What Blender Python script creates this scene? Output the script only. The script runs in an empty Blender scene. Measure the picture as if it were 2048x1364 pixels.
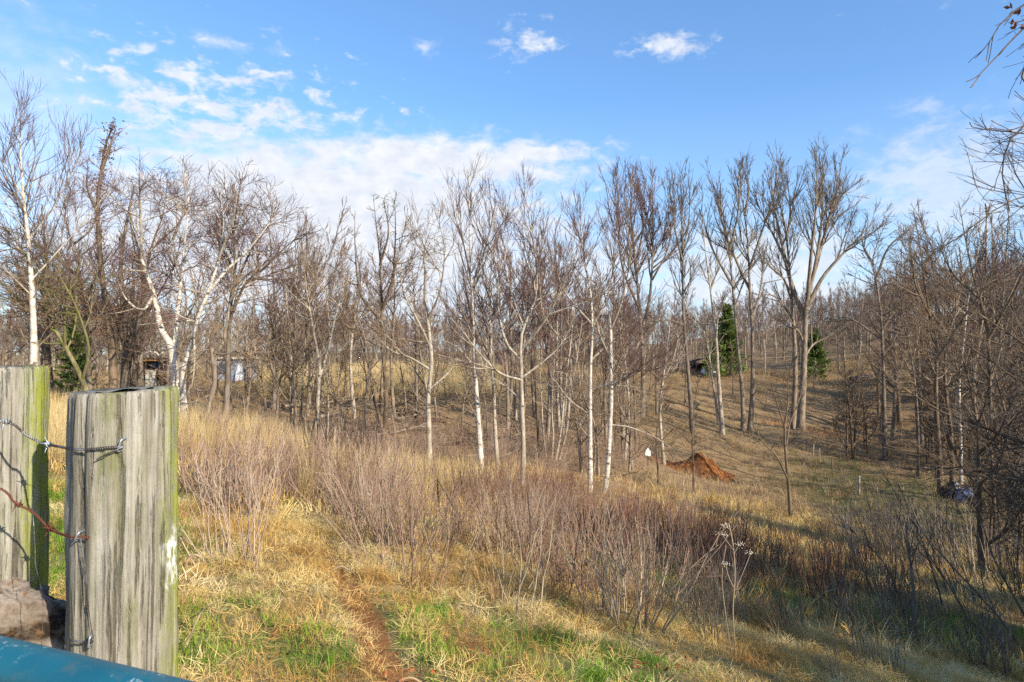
import bpy, math, random
import numpy as np
from mathutils import Vector

rng = np.random.default_rng(11)
random.seed(11)
scene = bpy.context.scene
COL = scene.collection

# ------------------------------------------------------------------ camera
EYE = 1.47                       # eye height above the ground at the gate
FPX = 1365.0                     # focal length in pixels of the 2048 px wide picture (24 mm)
PITCH = math.atan((700 - 682) / FPX)
cam_d = bpy.data.cameras.new('camera')
cam = bpy.data.objects.new('camera', cam_d); COL.objects.link(cam)
cam.location = (0, 0, EYE)
cam.rotation_euler = (math.pi / 2 + PITCH, 0, 0)
cam_d.sensor_width = 36.0
cam_d.lens = 36.0 * FPX / 2048
cam_d.clip_start = 0.05
cam_d.clip_end = 4000
cam_d.dof.use_dof = True
cam_d.dof.focus_distance = 14.0
cam_d.dof.aperture_fstop = 22.0
scene.camera = cam

# ------------------------------------------------------------------ light
SUN_EL = math.radians(28.5)
SUN_DIR = np.array([0.743 * math.cos(SUN_EL), -0.669 * math.cos(SUN_EL), math.sin(SUN_EL)])   # towards the sun
sun_d = bpy.data.lights.new('sun', 'SUN')
sun_d.energy = 5.0
sun_d.angle = math.radians(0.53)
sun_d.color = (1.0, 0.91, 0.76)
sun = bpy.data.objects.new('sun', sun_d); COL.objects.link(sun)
sun.rotation_euler = Vector(SUN_DIR).to_track_quat('Z', 'Y').to_euler()

scene.view_settings.view_transform = 'Standard'
scene.view_settings.look = 'None'
scene.view_settings.exposure = 0.66
scene.view_settings.gamma = 1.0
scene.view_settings.use_curve_mapping = False
scene.cycles.use_denoising = False      # thin twigs stay crisp


class NT:
    """short hand for building node trees"""
    def __init__(self, tree):
        self.t = tree
    def n(self, kind, **kw):
        nd = self.t.nodes.new(kind)
        for k, v in kw.items():
            setattr(nd, k, v)
        return nd
    def put(self, sock, v):
        if v is None:
            return
        if isinstance(v, bpy.types.NodeSocket):
            self.t.links.new(v, sock)
        else:
            sock.default_value = v
    def math(self, op, a, b=None, c=None, clamp=False):
        nd = self.n('ShaderNodeMath', operation=op, use_clamp=clamp)
        for i, v in enumerate((a, b, c)):
            self.put(nd.inputs[i], v)
        return nd.outputs[0]
    def mix(self, f, a, b, blend='MIX'):
        nd = self.n('ShaderNodeMix', data_type='RGBA', blend_type=blend)
        self.put(nd.inputs[0], f); self.put(nd.inputs[6], a); self.put(nd.inputs[7], b)
        return nd.outputs[2]
    def noise(self, vec, scale, detail=4, rough=0.55, col=False, dist=0.0):
        nd = self.n('ShaderNodeTexNoise')
        self.put(nd.inputs['Vector'], vec)
        nd.inputs['Scale'].default_value = scale
        nd.inputs['Detail'].default_value = detail
        nd.inputs['Roughness'].default_value = rough
        nd.inputs['Distortion'].default_value = dist
        return nd.outputs[1 if col else 0]
    def ramp(self, f, stops, interp='LINEAR'):
        nd = self.n('ShaderNodeValToRGB')
        nd.color_ramp.interpolation = interp
        el = nd.color_ramp.elements
        while len(el) < len(stops):
            el.new(0.5)
        for e, (p, c) in zip(el, stops):
            e.position = p
            e.color = (c, c, c, 1) if isinstance(c, (int, float)) else (*c, 1)
        self.put(nd.inputs[0], f)
        return nd.outputs[0]
    def mapr(self, v, a, b, c=0.0, d=1.0):
        nd = self.n('ShaderNodeMapRange')
        self.put(nd.inputs[0], v)
        for i, q in enumerate((a, b, c, d)):
            nd.inputs[i + 1].default_value = q
        return nd.outputs[0]
    def scale(self, vec, s):
        nd = self.n('ShaderNodeMapping')
        self.put(nd.inputs[0], vec)
        nd.inputs['Scale'].default_value = s
        return nd.outputs[0]


def rgb(*c):
    return (*c, 1.0)


# ------------------------------------------------------------------ sky
world = bpy.data.worlds.new('World'); scene.world = world
world.use_nodes = True
wt = world.node_tree; wt.nodes.clear(); W = NT(wt)
wout = W.n('ShaderNodeOutputWorld')
bg = W.n('ShaderNodeBackground'); bg.inputs['Strength'].default_value = 0.095
wt.links.new(bg.outputs[0], wout.inputs[0])
skyn = W.n('ShaderNodeTexSky', sky_type='NISHITA')
skyn.sun_disc = False
skyn.sun_elevation = SUN_EL
skyn.sun_rotation = math.atan2(SUN_DIR[0], SUN_DIR[1])
skyn.altitude = 200; skyn.air_density = 1.0; skyn.dust_density = 0.6; skyn.ozone_density = 1.6
tc = W.n('ShaderNodeTexCoord')
sep = W.n('ShaderNodeSeparateXYZ'); wt.links.new(tc.outputs['Generated'], sep.inputs[0])
az = W.math('MULTIPLY', W.math('ARCTAN2', sep.outputs[0], sep.outputs[1]), 180 / math.pi)
el = W.math('MULTIPLY', W.math('ARCSINE', sep.outputs[2]), 180 / math.pi)
comb = W.n('ShaderNodeCombineXYZ')
W.put(comb.inputs[0], W.math('MULTIPLY', az, 0.1)); W.put(comb.inputs[1], W.math('MULTIPLY', el, 0.16))
cn = W.noise(comb.outputs[0], 1.6, 7, 0.58, dist=0.25)
cn2 = W.noise(comb.outputs[0], 5.0, 6, 0.6)
cnm = W.math('SUBTRACT', W.math('ADD', W.math('MULTIPLY', cn, 0.6), W.math('MULTIPLY', cn2, 0.4)), 0.5)


def dirang(px, py):
    x = (px - 1024) / FPX; z = (700 - py) / FPX
    return math.degrees(math.atan2(x, 1)), math.degrees(math.asin(z / math.sqrt(1 + x * x + z * z)))


# each cloud: centre and half size (turned into degrees of azimuth and elevation), how strongly it is broken up, opacity
clouds = []
for (px, py, rx, ry, brk, op) in [
        (660, 410, 470, 140, .38, 1.0), (480, 330, 230, 80, .7, .85), (860, 322, 330, 54, .42, 1.0), (1080, 310, 110, 28, .5, .95),
        (640, 500, 520, 170, .3, .95), (430, 215, 270, 110, 1.25, .85), (250, 165, 110, 50, 1.0, .6), (330, 125, 60, 30, 1.1, .55), (560, 235, 120, 60, 1.1, .75),
        (292, 95, 30, 18, .7, .75), (440, 85, 75, 26, .9, .5), (1045, 75, 66, 44, .95, .85), (1335, 86, 84, 32, .85, .9), (550, 100, 40, 16, .9, .35), (180, 68, 26, 12, .9, .35),
        (848, 93, 44, 20, .9, .55), (1840, 215, 80, 34, .9, .4), (1900, 370, 280, 150, .5, .55), (1500, 560, 280, 120, .4, .75),
        (40, 260, 260, 240, .4, .4), (1050, 560, 420, 120, .4, .7)]:
    a, e = dirang(px, py); a1, _ = dirang(px + rx, py); _, e1 = dirang(px, py - ry)
    clouds.append((a, e, a1 - a, e1 - e, brk, op))
# the same kind of broken cloud goes on all round
for k in range(26):
    a = 50 + (310 - 50) * k / 25 + random.uniform(-5, 5)
    if a > 180: a -= 360
    clouds.append((a, random.uniform(8, 40), random.uniform(5, 15), random.uniform(2, 6), random.uniform(.5, 1.2), random.uniform(.5, .9)))
comb2 = W.n('ShaderNodeCombineXYZ')
W.put(comb2.inputs[0], W.math('ADD', W.math('MULTIPLY', az, 0.32), W.math('MULTIPLY', el, 0.14))); W.put(comb2.inputs[1], W.math('SUBTRACT', W.math('MULTIPLY', el, 0.62), W.math('MULTIPLY', az, 0.06)))
rip = W.noise(comb2.outputs[0], 1.25, 8, .56, dist=.35)
wisp = W.noise(comb.outputs[0], 14.0, 5, .6)
brkn = W.math('ADD', W.math('MULTIPLY', W.math('SUBTRACT', rip, .5), 4.4), W.math('MULTIPLY', W.math('SUBTRACT', wisp, .5), 1.4))
total = None
for (a, e, ra, re, brk, op) in clouds:
    du = W.math('MULTIPLY', W.math('SUBTRACT', az, a), 1 / ra)
    dv = W.math('MULTIPLY', W.math('SUBTRACT', el, e), 1 / re)
    r = W.math('SQRT', W.math('ADD', W.math('MULTIPLY', du, du), W.math('MULTIPLY', dv, dv)))
    v = W.math('MULTIPLY_ADD', brkn, brk, W.math('SUBTRACT', 1.05 + max(0, .62 - brk) * 1.3, r))
    m = W.math('MULTIPLY', W.math('MULTIPLY', v, .85 if brk > .6 else 1.15, clamp=True), op)
    total = m if total is None else W.math('MAXIMUM', total, m)
soft = W.math('MULTIPLY', W.math('MULTIPLY', total, total), W.math('SUBTRACT', 3.0, W.math('MULTIPLY', total, 2.0)))
# blue deepened a little (the air was very clear), then clouds over it
hsv = W.n('ShaderNodeHueSaturation'); wt.links.new(skyn.outputs[0], hsv.inputs['Color'])
hsv.inputs['Saturation'].default_value = 1.08; hsv.inputs['Value'].default_value = 1.64
tint = W.mix(W.mapr(el, 4, 34), rgb(.60, .80, 1.0), rgb(.86, 1.0, 1.10))
blue = W.mix(1.0, hsv.outputs[0], tint, 'MULTIPLY')
veil = W.mapr(el, 0, 20, 0.5, 0.0)
vcol = W.mix(veil, blue, rgb(4.4, 5.3, 6.6))
ccol = W.mix(W.mapr(cn2, .35, .65), rgb(5.2, 5.6, 6.4), rgb(6.4, 6.6, 6.9))
wt.links.new(W.mix(soft, vcol, ccol), bg.inputs['Color'])


# ------------------------------------------------------------------ geometry helpers
def ray(px, py):
    x = (px - 1024) / FPX; y = (682 - py) / FPX
    c, s = math.cos(PITCH), math.sin(PITCH)
    return np.array([x, c - y * s, s + y * c])


def at(px, py, D):
    d = ray(px, py)
    return np.array([0, 0, EYE]) + d * (D / d[1])


def project(p):
    p = np.atleast_2d(p)
    c, s = math.cos(PITCH), math.sin(PITCH)
    y = p[:, 1]; z = p[:, 2] - EYE
    fz = y * c + z * s; up = -y * s + z * c
    return np.stack([1024 + FPX * p[:, 0] / fz, 682 - FPX * up / fz], 1)


def smooth_noise(x, y, wl, seed, n=7):
    r = np.random.default_rng(seed); out = 0
    for k in range(n):
        a = r.uniform(0, 2 * math.pi); w = wl * r.uniform(.6, 1.6); ph = r.uniform(0, 6.28)
        out = out + np.sin((x * math.cos(a) + y * math.sin(a)) * 2 * math.pi / w + ph)
    return out / n


CTRL_PX = [  # (px, py, distance): where the ground shows in the photograph
    (100, 1190, 4.0), (100, 950, 8.2), (100, 870, 13), (380, 1250, 3.6), (450, 1100, 5.0), (800, 1345, 3.1), (680, 1120, 5.2),
    (460, 905, 14), (300, 870, 15), (600, 1010, 8.5), (850, 1180, 5.2), (860, 945, 22), (960, 945, 22), (1045, 980, 21), (1180, 985, 21),
    (1215, 985, 21), (1000, 1330, 3.5), (1100, 1110, 8.8), (1200, 1250, 5.0), (1500, 1330, 4.8), (1200, 1050, 13), (1400, 1150, 11),
    (1750, 1230, 9.5), (2040, 1345, 7.5), (1400, 1060, 19), (1580, 1035, 23), (1700, 1100, 18), (2000, 1180, 14), (1900, 1085, 24),
    (1400, 955, 39), (1290, 930, 36), (1665, 955, 41), (1600, 885, 50), (1600, 862, 54), (1485, 855, 55), (1290, 830, 50),
    (1880, 978, 35), (1935, 990, 35), (1800, 900, 52), (1760, 875, 60), (2040, 960, 40),
    (1480, 800, 66), (1400, 746, 84), (1650, 750, 88), (1560, 735, 100), (1300, 770, 70), (1600, 692, 125), (1450, 712, 125), (1800, 680, 100), (1950, 640, 110),
    (600, 885, 29), (760, 885, 30), (1090, 915, 32), (560, 800, 44), (750, 800, 44), (900, 800, 46), (1100, 800, 55), (700, 755, 62), (900, 752, 62),
    (480, 762, 58), (700, 735, 90), (1000, 735, 95), (300, 785, 38), (60, 790, 24), (-200, 800, 22), (100, 760, 50), (-300, 770, 60), (300, 750, 90),
]
pts = [at(*c) for c in CTRL_PX]
pts += [np.array(p, float) for p in [(0, 0, 0), (-1.5, 1, 0.0), (-3, 2.2, 0.02), (1.2, 0.5, -.12), (0, -6, .15), (-8, 0, .2), (-12, 8, 0.1), (4, -5, -.5), (8, 0, -2.2),
        (14, 4, -3.6), (20, 12, -5), (16, -6, -2.6), (28, 20, -6.2), (40, 30, -4), (30, 0, -3.5), (0, -30, 1.5), (-40, 0, .5), (45, -20, -1), (60, 70, 2), (90, 60, 6),
        (-60, 120, -1), (0, 180, -2), (60, 200, 5), (100, 200, 11), (-200, 200, -2), (300, 300, 24), (0, 500, -2), (-500, 300, 0), (500, 0, 10), (0, -500, 10), (-500, -400, 0), (500, -400, 10), (500, 600, 20), (-500, 700, -4), (0, 320, -3)]]
CP = np.array(pts)


def tps_fit(P, lam):
    n = len(P)
    d2 = ((P[:, None, :2] - P[None, :, :2]) ** 2).sum(-1)
    K = np.sqrt(d2 + 1.0)
    A = np.zeros((n + 3, n + 3))
    A[:n, :n] = K - lam * np.eye(n)
    A[:n, n] = 1; A[:n, n + 1:] = P[:, :2]; A[n, :n] = 1; A[n + 1:, :n] = P[:, :2].T
    b = np.zeros(n + 3); b[:n] = P[:, 2]
    return np.linalg.solve(A, b)


TW = tps_fit(CP, 0.6)


def ground(x, y, detail=True):
    x = np.asarray(x, float); y = np.asarray(y, float)
    shp = np.broadcast(x, y).shape
    xf = np.broadcast_to(x, shp).ravel(); yf = np.broadcast_to(y, shp).ravel()
    out = np.empty(len(xf))
    for s in range(0, len(xf), 20000):
        q = slice(s, s + 20000)
        d = np.sqrt((xf[q, None] - CP[None, :, 0]) ** 2 + (yf[q, None] - CP[None, :, 1]) ** 2 + 1.0)
        out[q] = d @ TW[:len(CP)] + TW[len(CP)] + TW[len(CP) + 1] * xf[q] + TW[len(CP) + 2] * yf[q]
    if detail:
        far = np.clip(np.hypot(xf, yf) / 25, 0.25, 1)
        out += 0.10 * smooth_noise(xf, yf, 2.6, 5) * far + 0.035 * smooth_noise(xf, yf, .8, 6) + .35 * smooth_noise(xf, yf, 14, 7) * far * np.clip((np.hypot(xf, yf) - 20) / 20, 0, 1)
    return out.reshape(shp)


def gz(x, y):
    return float(ground(np.array([x]), np.array([y]))[0])


def mesh_np(name, parts, mats, smooth=True):
    """parts: list of (verts (n,3), faces (m,k), material index)"""
    V = []; L = []; S = []; MI = []; off = 0
    for v, f, mi in parts:
        if len(f) == 0: continue
        V.append(v); f = np.asarray(f); L.append((f + off).ravel()); S.append(np.full(len(f), f.shape[1])); MI.append(np.full(len(f), mi)); off += len(v)
    V = np.concatenate(V).astype(np.float32); L = np.concatenate(L).astype(np.int32); S = np.concatenate(S).astype(np.int32); MI = np.concatenate(MI).astype(np.int32)
    me = bpy.data.meshes.new(name)
    me.vertices.add(len(V)); me.vertices.foreach_set('co', V.ravel())
    me.loops.add(len(L)); me.loops.foreach_set('vertex_index', L)
    st = np.concatenate([[0], np.cumsum(S)[:-1]]).astype(np.int32)
    me.polygons.add(len(S)); me.polygons.foreach_set('loop_start', st)
    me.polygons.foreach_set('material_index', MI)
    me.polygons.foreach_set('use_smooth', np.full(len(S), smooth))
    for m in mats: me.materials.append(m)
    me.update(calc_edges=True)
    me.validate()
    return me


def link(name, data, parent=None, loc=None):
    o = bpy.data.objects.new(name, data); COL.objects.link(o)
    if parent is not None: o.parent = parent
    if loc is not None: o.location = loc
    return o


def tag(o, label=None, cat=None, group=None, kind=None):
    if label: o['label'] = label
    if cat: o['category'] = cat
    if group: o['group'] = group
    if kind: o['kind'] = kind
    return o


def empty(name, loc, label, cat, group=None):
    o = link(name, None, None, loc); o.empty_display_size = .2
    return tag(o, label, cat, group)


def copy_tree(root, loc, rz, sc, label=None, group=None):
    c = root.copy(); COL.objects.link(c)
    c.location = loc; c.rotation_euler = (0, 0, rz); c.scale = sc if hasattr(sc, '__len__') else (sc, sc, sc)
    if label: c['label'] = label
    if group: c['group'] = group
    for ch in root.children:
        k = ch.copy(); COL.objects.link(k); k.parent = c
    return c


def unit(v):
    return v / np.maximum(np.linalg.norm(v, axis=-1, keepdims=True), 1e-9)


def frames(T):
    m = np.abs(T.mean(1)) if T.ndim == 3 else np.abs(T)
    ref = np.eye(3)[np.argmin(m, axis=-1)]
    if T.ndim == 3: ref = ref[:, None, :]
    U = unit(np.cross(T, ref)); V = np.cross(T, U)
    return U, V


def tubes(P, R, s, cap=False):
    """P (N,K,3), R (N,K) -> quads"""
    N, K, _ = P.shape
    T = unit(np.gradient(P, axis=1)) if K > 2 else np.repeat(unit(P[:, 1:] - P[:, :1]), 2, 1)
    U, V = frames(T)
    a = np.arange(s) * 2 * math.pi / s
    ring = P[:, :, None] + R[:, :, None, None] * (np.cos(a)[:, None] * U[:, :, None] + np.sin(a)[:, None] * V[:, :, None])
    v = ring.reshape(-1, 3)
    i = np.arange(N * K * s).reshape(N, K, s)
    j = np.roll(i, -1, axis=2)
    q = np.stack([i[:, :-1], j[:, :-1], j[:, 1:], i[:, 1:]], -1).reshape(-1, 4)
    return v, q


def curve(points, K):
    """smooth resample of a polyline (Catmull-Rom)"""
    p = np.asarray(points, float)
    if len(p) == 2:
        t = np.linspace(0, 1, K)[:, None]
        return p[0] * (1 - t) + p[1] * t
    q = np.vstack([2 * p[0] - p[1], p, 2 * p[-1] - p[-2]])
    seg = np.concatenate([[0], np.cumsum(np.linalg.norm(np.diff(p, axis=0), axis=1))]); seg /= seg[-1]
    out = []
    for t in np.linspace(0, 1, K):
        i = min(np.searchsorted(seg, t, side='right') - 1, len(p) - 2)
        u = (t - seg[i]) / max(seg[i + 1] - seg[i], 1e-9)
        a, b, c, d = q[i:i + 4]
        out.append(.5 * (2 * b + (c - a) * u + (2 * a - 5 * b + 4 * c - d) * u * u + (3 * b - a - 3 * c + d) * u ** 3))
    return np.array(out)


# ------------------------------------------------------------------ materials
def principled(name, rough=0.85, spec=0.2):
    m = bpy.data.materials.new(name); m.use_nodes = True
    t = m.node_tree; b = t.nodes['Principled BSDF']
    b.inputs['Roughness'].default_value = rough
    b.inputs['Specular IOR Level'].default_value = spec
    return m, NT(t), b


def bump(N, b, h, strength, dist=0.02):
    n = N.n('ShaderNodeBump'); n.inputs['Strength'].default_value = strength; n.inputs['Distance'].default_value = dist
    N.put(n.inputs['Height'], h); N.put(b.inputs['Normal'], n.outputs[0])


def bark(name, light, dark, patch=None, patch_at=0.6, zs=0.35, scale=7.0):
    m, N, b = principled(name)
    pos = N.n('ShaderNodeNewGeometry').outputs['Position']
    v = N.scale(pos, (1, 1, zs))
    a = N.noise(v, scale, 5, .65)
    c = N.mix(N.mapr(a, .38, .62), rgb(*dark), rgb(*light))
    if patch:
        p = N.noise(N.scale(pos, (1, 1, 1.6)), 4.2, 4, .6)
        c = N.mix(N.mapr(p, patch_at, patch_at + .05), c, rgb(*patch))
    big = N.noise(pos, .7, 2)
    c = N.mix(N.mapr(big, .35, .7, 0, .35), c, rgb(*dark))
    N.put(b.inputs['Base Color'], c)
    bump(N, b, a, .6, .03)
    return m


def plain(name, col, var=0.25, scale=6.0, rough=.85, spec=.2, inst=False):
    m, N, b = principled(name, rough, spec)
    pos = N.n('ShaderNodeNewGeometry').outputs['Position']
    a = N.noise(pos, scale, 3)
    lo = tuple(max(0, q * (1 - var)) for q in col); hi = tuple(min(1, q * (1 + var)) for q in col)
    N.put(b.inputs['Base Color'], N.mix(N.mapr(a, .35, .65), rgb(*lo), rgb(*hi)))
    return m


def blades(name, cols, scale=.9, fine=7.0, each=.3):
    """dry stems and blades: hue drifts over the ground and from tuft to tuft"""
    m, N, b = principled(name, .7, .25)
    pos = N.n('ShaderNodeNewGeometry').outputs['Position']
    rnd = N.n('ShaderNodeObjectInfo').outputs['Random']
    a = N.noise(pos, scale, 3); f = N.noise(pos, fine, 2)
    x = N.math('ADD', N.math('MULTIPLY', N.mapr(a, .3, .7), .8 - each), N.math('ADD', N.math('MULTIPLY', rnd, each), N.math('MULTIPLY', f, .25)))
    n = len(cols)
    c = N.ramp(x, [(0.12 + .8 * i / (n - 1), k) for i, k in enumerate(cols)])
    N.put(b.inputs['Base Color'], c)
    # blades let light through
    tr = N.n('ShaderNodeBsdfTranslucent'); N.put(tr.inputs[0], c)
    mx = N.n('ShaderNodeMixShader'); mx.inputs[0].default_value = .25
    N.put(mx.inputs[1], b.outputs[0]); N.put(mx.inputs[2], tr.outputs[0])
    N.put(N.t.nodes['Material Output'].inputs['Surface'], mx.outputs[0])
    return m


M = {}
M['white'] = bark('bark_white', (.70, .64, .55), (.38, .32, .25), (.09, .065, .045), .57, 1.6, 6)
M['pale'] = bark('bark_pale', (.50, .43, .34), (.25, .20, .145), (.11, .08, .055), .60)
M['tan'] = bark('bark_tan', (.33, .26, .19), (.13, .095, .065), None)
M['grey'] = bark('bark_grey', (.27, .215, .16), (.10, .075, .055), None)
M['brown'] = bark('bark_brown', (.22, .155, .10), (.08, .055, .035), None)
M['moss'] = bark('bark_moss', (.24, .20, .10), (.10, .085, .04), (.15, .15, .04), .5)
M['tw_purple'] = plain('twig_purple', (.15, .085, .075), .4)
M['tw_brown'] = plain('twig_brown', (.20, .13, .078), .4)
M['tw_red'] = plain('twig_red', (.19, .10, .072), .4)
M['tw_tan'] = plain('twig_tan', (.34, .235, .135), .4)
M['tw_dark'] = plain('twig_dark', (.10, .078, .06), .4)
M['tw_grey'] = plain('twig_grey', (.23, .18, .13), .4)

# ------------------------------------------------------------------ the ground
PATH = np.array([at(px, py, D)[:2] for px, py, D in [(830, 1500, 2.4), (800, 1345, 3.1), (755, 1290, 3.5), (730, 1215, 4.1), (690, 1155, 4.8), (672, 1110, 5.3), (640, 1060, 6.4)]])


def path_dist(x, y):
    d = np.full(np.shape(x), 1e9)
    for a, b in zip(PATH[:-1], PATH[1:]):
        ab = b - a; t = np.clip(((x - a[0]) * ab[0] + (y - a[1]) * ab[1]) / (ab @ ab), 0, 1)
        d = np.minimum(d, np.hypot(x - a[0] - t * ab[0], y - a[1] - t * ab[1]))
    return d


def blob(x, y, spots):
    v = np.zeros(np.shape(x))
    for (cx, cy, r) in spots:
        v = np.maximum(v, np.clip(1.5 - 1.0 * np.hypot(x - cx, y - cy) / r, 0, 1))
    return v


def gat(px, py, D):
    """point on the ground under a pixel column at distance D"""
    p = at(px, py, D); p[2] = gz(p[0], p[1]); return p


u = np.linspace(-1, 1, 330)
gx = 700 * np.sinh(u * 7.2) / math.sinh(7.2)
gx = np.unique(np.concatenate([gx, np.linspace(-5, 12, 100)]))
gy = np.unique(np.concatenate([700 * np.sinh(np.linspace(-1, 1, 240) * 6.2) / math.sinh(6.2), np.linspace(1.5, 14, 110), np.linspace(14, 70, 90)]))
GX, GY = np.meshgrid(gx, gy)
GZ = ground(GX, GY)
pd = path_dist(GX, GY)
GZ -= 0.05 * np.clip(1 - pd / .22, 0, 1)
nx, ny = len(gx), len(gy)
idx = np.arange(nx * ny).reshape(ny, nx)
gq = np.stack([idx[:-1, :-1], idx[:-1, 1:], idx[1:, 1:], idx[1:, :-1]], -1).reshape(-1, 4)

GREEN = [tuple(gat(px, py, D)[:2]) + (r,) for px, py, D, r in [
    (100, 1010, 7, 1.1), (100, 1130, 4.6, .8), (110, 1080, 5.5, .8), (400, 1230, 3.7, .22), (390, 1300, 3.3, .25), (480, 1190, 4.0, .16), (850, 1195, 4.4, .3), (770, 1235, 4.0, .18),
    (740, 1195, 4.3, .15), (830, 1280, 3.6, .26), (850, 1340, 3.1, .18), (630, 1310, 3.3, .3), (1090, 1280, 4, .4), (1180, 1330, 3.6, .35), (1250, 1290, 4, .4), (960, 1320, 3.4, .2),
    (840, 1050, 8.5, .5), (1170, 1100, 9, .7), (1370, 1090, 13, 1), (1350, 1150, 9, .8), (1500, 1150, 10, 1.2), (1700, 960, 38, 4.5), (1780, 960, 36, 6), (1850, 1000, 32, 5), (1750, 1010, 32, 3.5),
    (1660, 925, 44, 3), (1900, 1050, 26, 4), (1950, 1250, 10, 1.2), (1800, 1250, 9, 1.2), (560, 1250, 3.6, .2), (690, 1220, 4.2, .15)]]
ORANGE = [tuple(gat(px, py, D)[:2]) + (r,) for px, py, D, r in [(1400, 945, 39, 1.4), (1260, 890, 39, .9), (1320, 885, 40, .8), (440, 1010, 6.2, .7), (1560, 840, 58, 2.), (1680, 860, 56, 4.)]]
zone = np.zeros((ny, nx, 4), np.float32)
zone[..., 0] = np.maximum(np.clip(1.4 - pd / .125, 0, 1), blob(GX, GY, ORANGE) * .8)
zone[..., 1] = blob(GX, GY, GREEN) * .8
# leaf litter under the trees of the hollow
litter = np.clip(1 - ((GX + 4) / 20) ** 2 - ((GY - 36) / 14) ** 2, 0, 1) ** .5
litter = np.maximum(litter, np.clip((GY - 30) / 20, 0, 1) * np.clip((GX - 16) / 8, 0, 1) * .8)
zone[..., 2] = litter
zone[..., 3] = 1
me = mesh_np('ground', [(np.stack([GX, GY, GZ], -1).reshape(-1, 3), gq, 0)], [])
ca = me.color_attributes.new('zone', 'FLOAT_COLOR', 'POINT')
ca.data.foreach_set('color', zone.reshape(-1))
m, N, b = principled('ground_earth_and_thatch', .95, .1)
pos = N.n('ShaderNodeNewGeometry').outputs['Position']
zn = N.n('ShaderNodeVertexColor', layer_name='zone'); zs = N.n('ShaderNodeSeparateColor'); N.put(zs.inputs[0], zn.outputs[0])
n1 = N.noise(pos, 1.1, 5, .6); n2 = N.noise(pos, 9, 6, .7); n3 = N.noise(N.scale(pos, (1, 1, 1)), 45, 4, .7)
straw = N.ramp(N.math('ADD', N.math('MULTIPLY', n1, .5), N.math('MULTIPLY', n2, .5)), [(.30, (.11, .075, .03)), (.45, (.27, .19, .08)), (.55, (.42, .31, .135)), (.72, (.54, .43, .22))])
straw = N.mix(N.mapr(n3, .4, .65, .0, .45), straw, rgb(.14, .075, .03))
earth = N.mix(N.mapr(n2, .35, .65), rgb(.20, .085, .03), rgb(.36, .165, .06))
leaf = N.mix(N.mapr(n2, .35, .65), rgb(.13, .08, .042), rgb(.35, .23, .12))
leaf = N.mix(N.mapr(n3, .5, .7, 0, .6), leaf, rgb(.42, .30, .18))
green = N.mix(N.mapr(n2, .3, .7), rgb(.055, .085, .018), rgb(.20, .21, .055))
sepg = N.n('ShaderNodeSeparateXYZ'); N.put(sepg.inputs[0], pos)
green = N.mix(N.mapr(sepg.outputs[1], 12, 22), green, N.mix(N.mapr(n2, .3, .7), rgb(.07, .075, .025), rgb(.22, .19, .085)))
straw = N.mix(N.mapr(sepg.outputs[1], 24, 36), straw, N.ramp(n2, [(.3, (.12, .075, .038)), (.5, (.25, .165, .082)), (.7, (.40, .285, .145))]))
c = N.mix(N.mapr(N.math('ADD', zs.outputs[2], N.math('MULTIPLY', N.math('SUBTRACT', n1, .5), 1.2)), .25, .6), straw, leaf)
c = N.mix(N.mapr(N.math('ADD', zs.outputs[1], N.math('MULTIPLY', N.math('SUBTRACT', n2, .5), 1.6)), .45, .8, 0, .8), c, green)
c = N.mix(N.mapr(N.math('ADD', zs.outputs[0], N.math('MULTIPLY', N.math('SUBTRACT', n2, .5), 1.4)), .5, .8), c, earth)
N.put(b.inputs['Base Color'], c)
bump(N, b, N.math('ADD', n2, N.math('MULTIPLY', n3, .5)), .8, .05)
me.materials.append(m)
ground_o = tag(link('ground', me), 'rough sloping pasture of dry straw coloured grass and bare orange earth', kind='structure')

# ------------------------------------------------------------------ tree growing
PRESET = {
    # level-1: branches per metre of limb, angle, spread, upward pull, kink ; ratios to the next levels ; twig density
    'poplar': dict(d1=5.2, a1=29, up=.22, kink=.07, q2=.48, d2=4.2, q3=.56, d3=3.6, a2=31, taper=.42),
    'birch':  dict(d1=4.8, a1=40, up=.26, kink=.08, q2=.50, d2=4.4, q3=.58, d3=3.8, a2=33, taper=.36),
    'spread': dict(d1=4.0, a1=54, up=.08, kink=.13, q2=.54, d2=4.2, q3=.58, d3=3.8, a2=44, taper=.2),
    'gnarly': dict(d1=4.2, a1=58, up=.07, kink=.20, q2=.54, d2=4.4, q3=.58, d3=4.2, a2=48, taper=.2),
    'whip':   dict(d1=2.6, a1=30, up=.04, kink=.08, q2=.45, d2=2.6, q3=.40, d3=2.5, a2=34, taper=.3),
}


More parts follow.
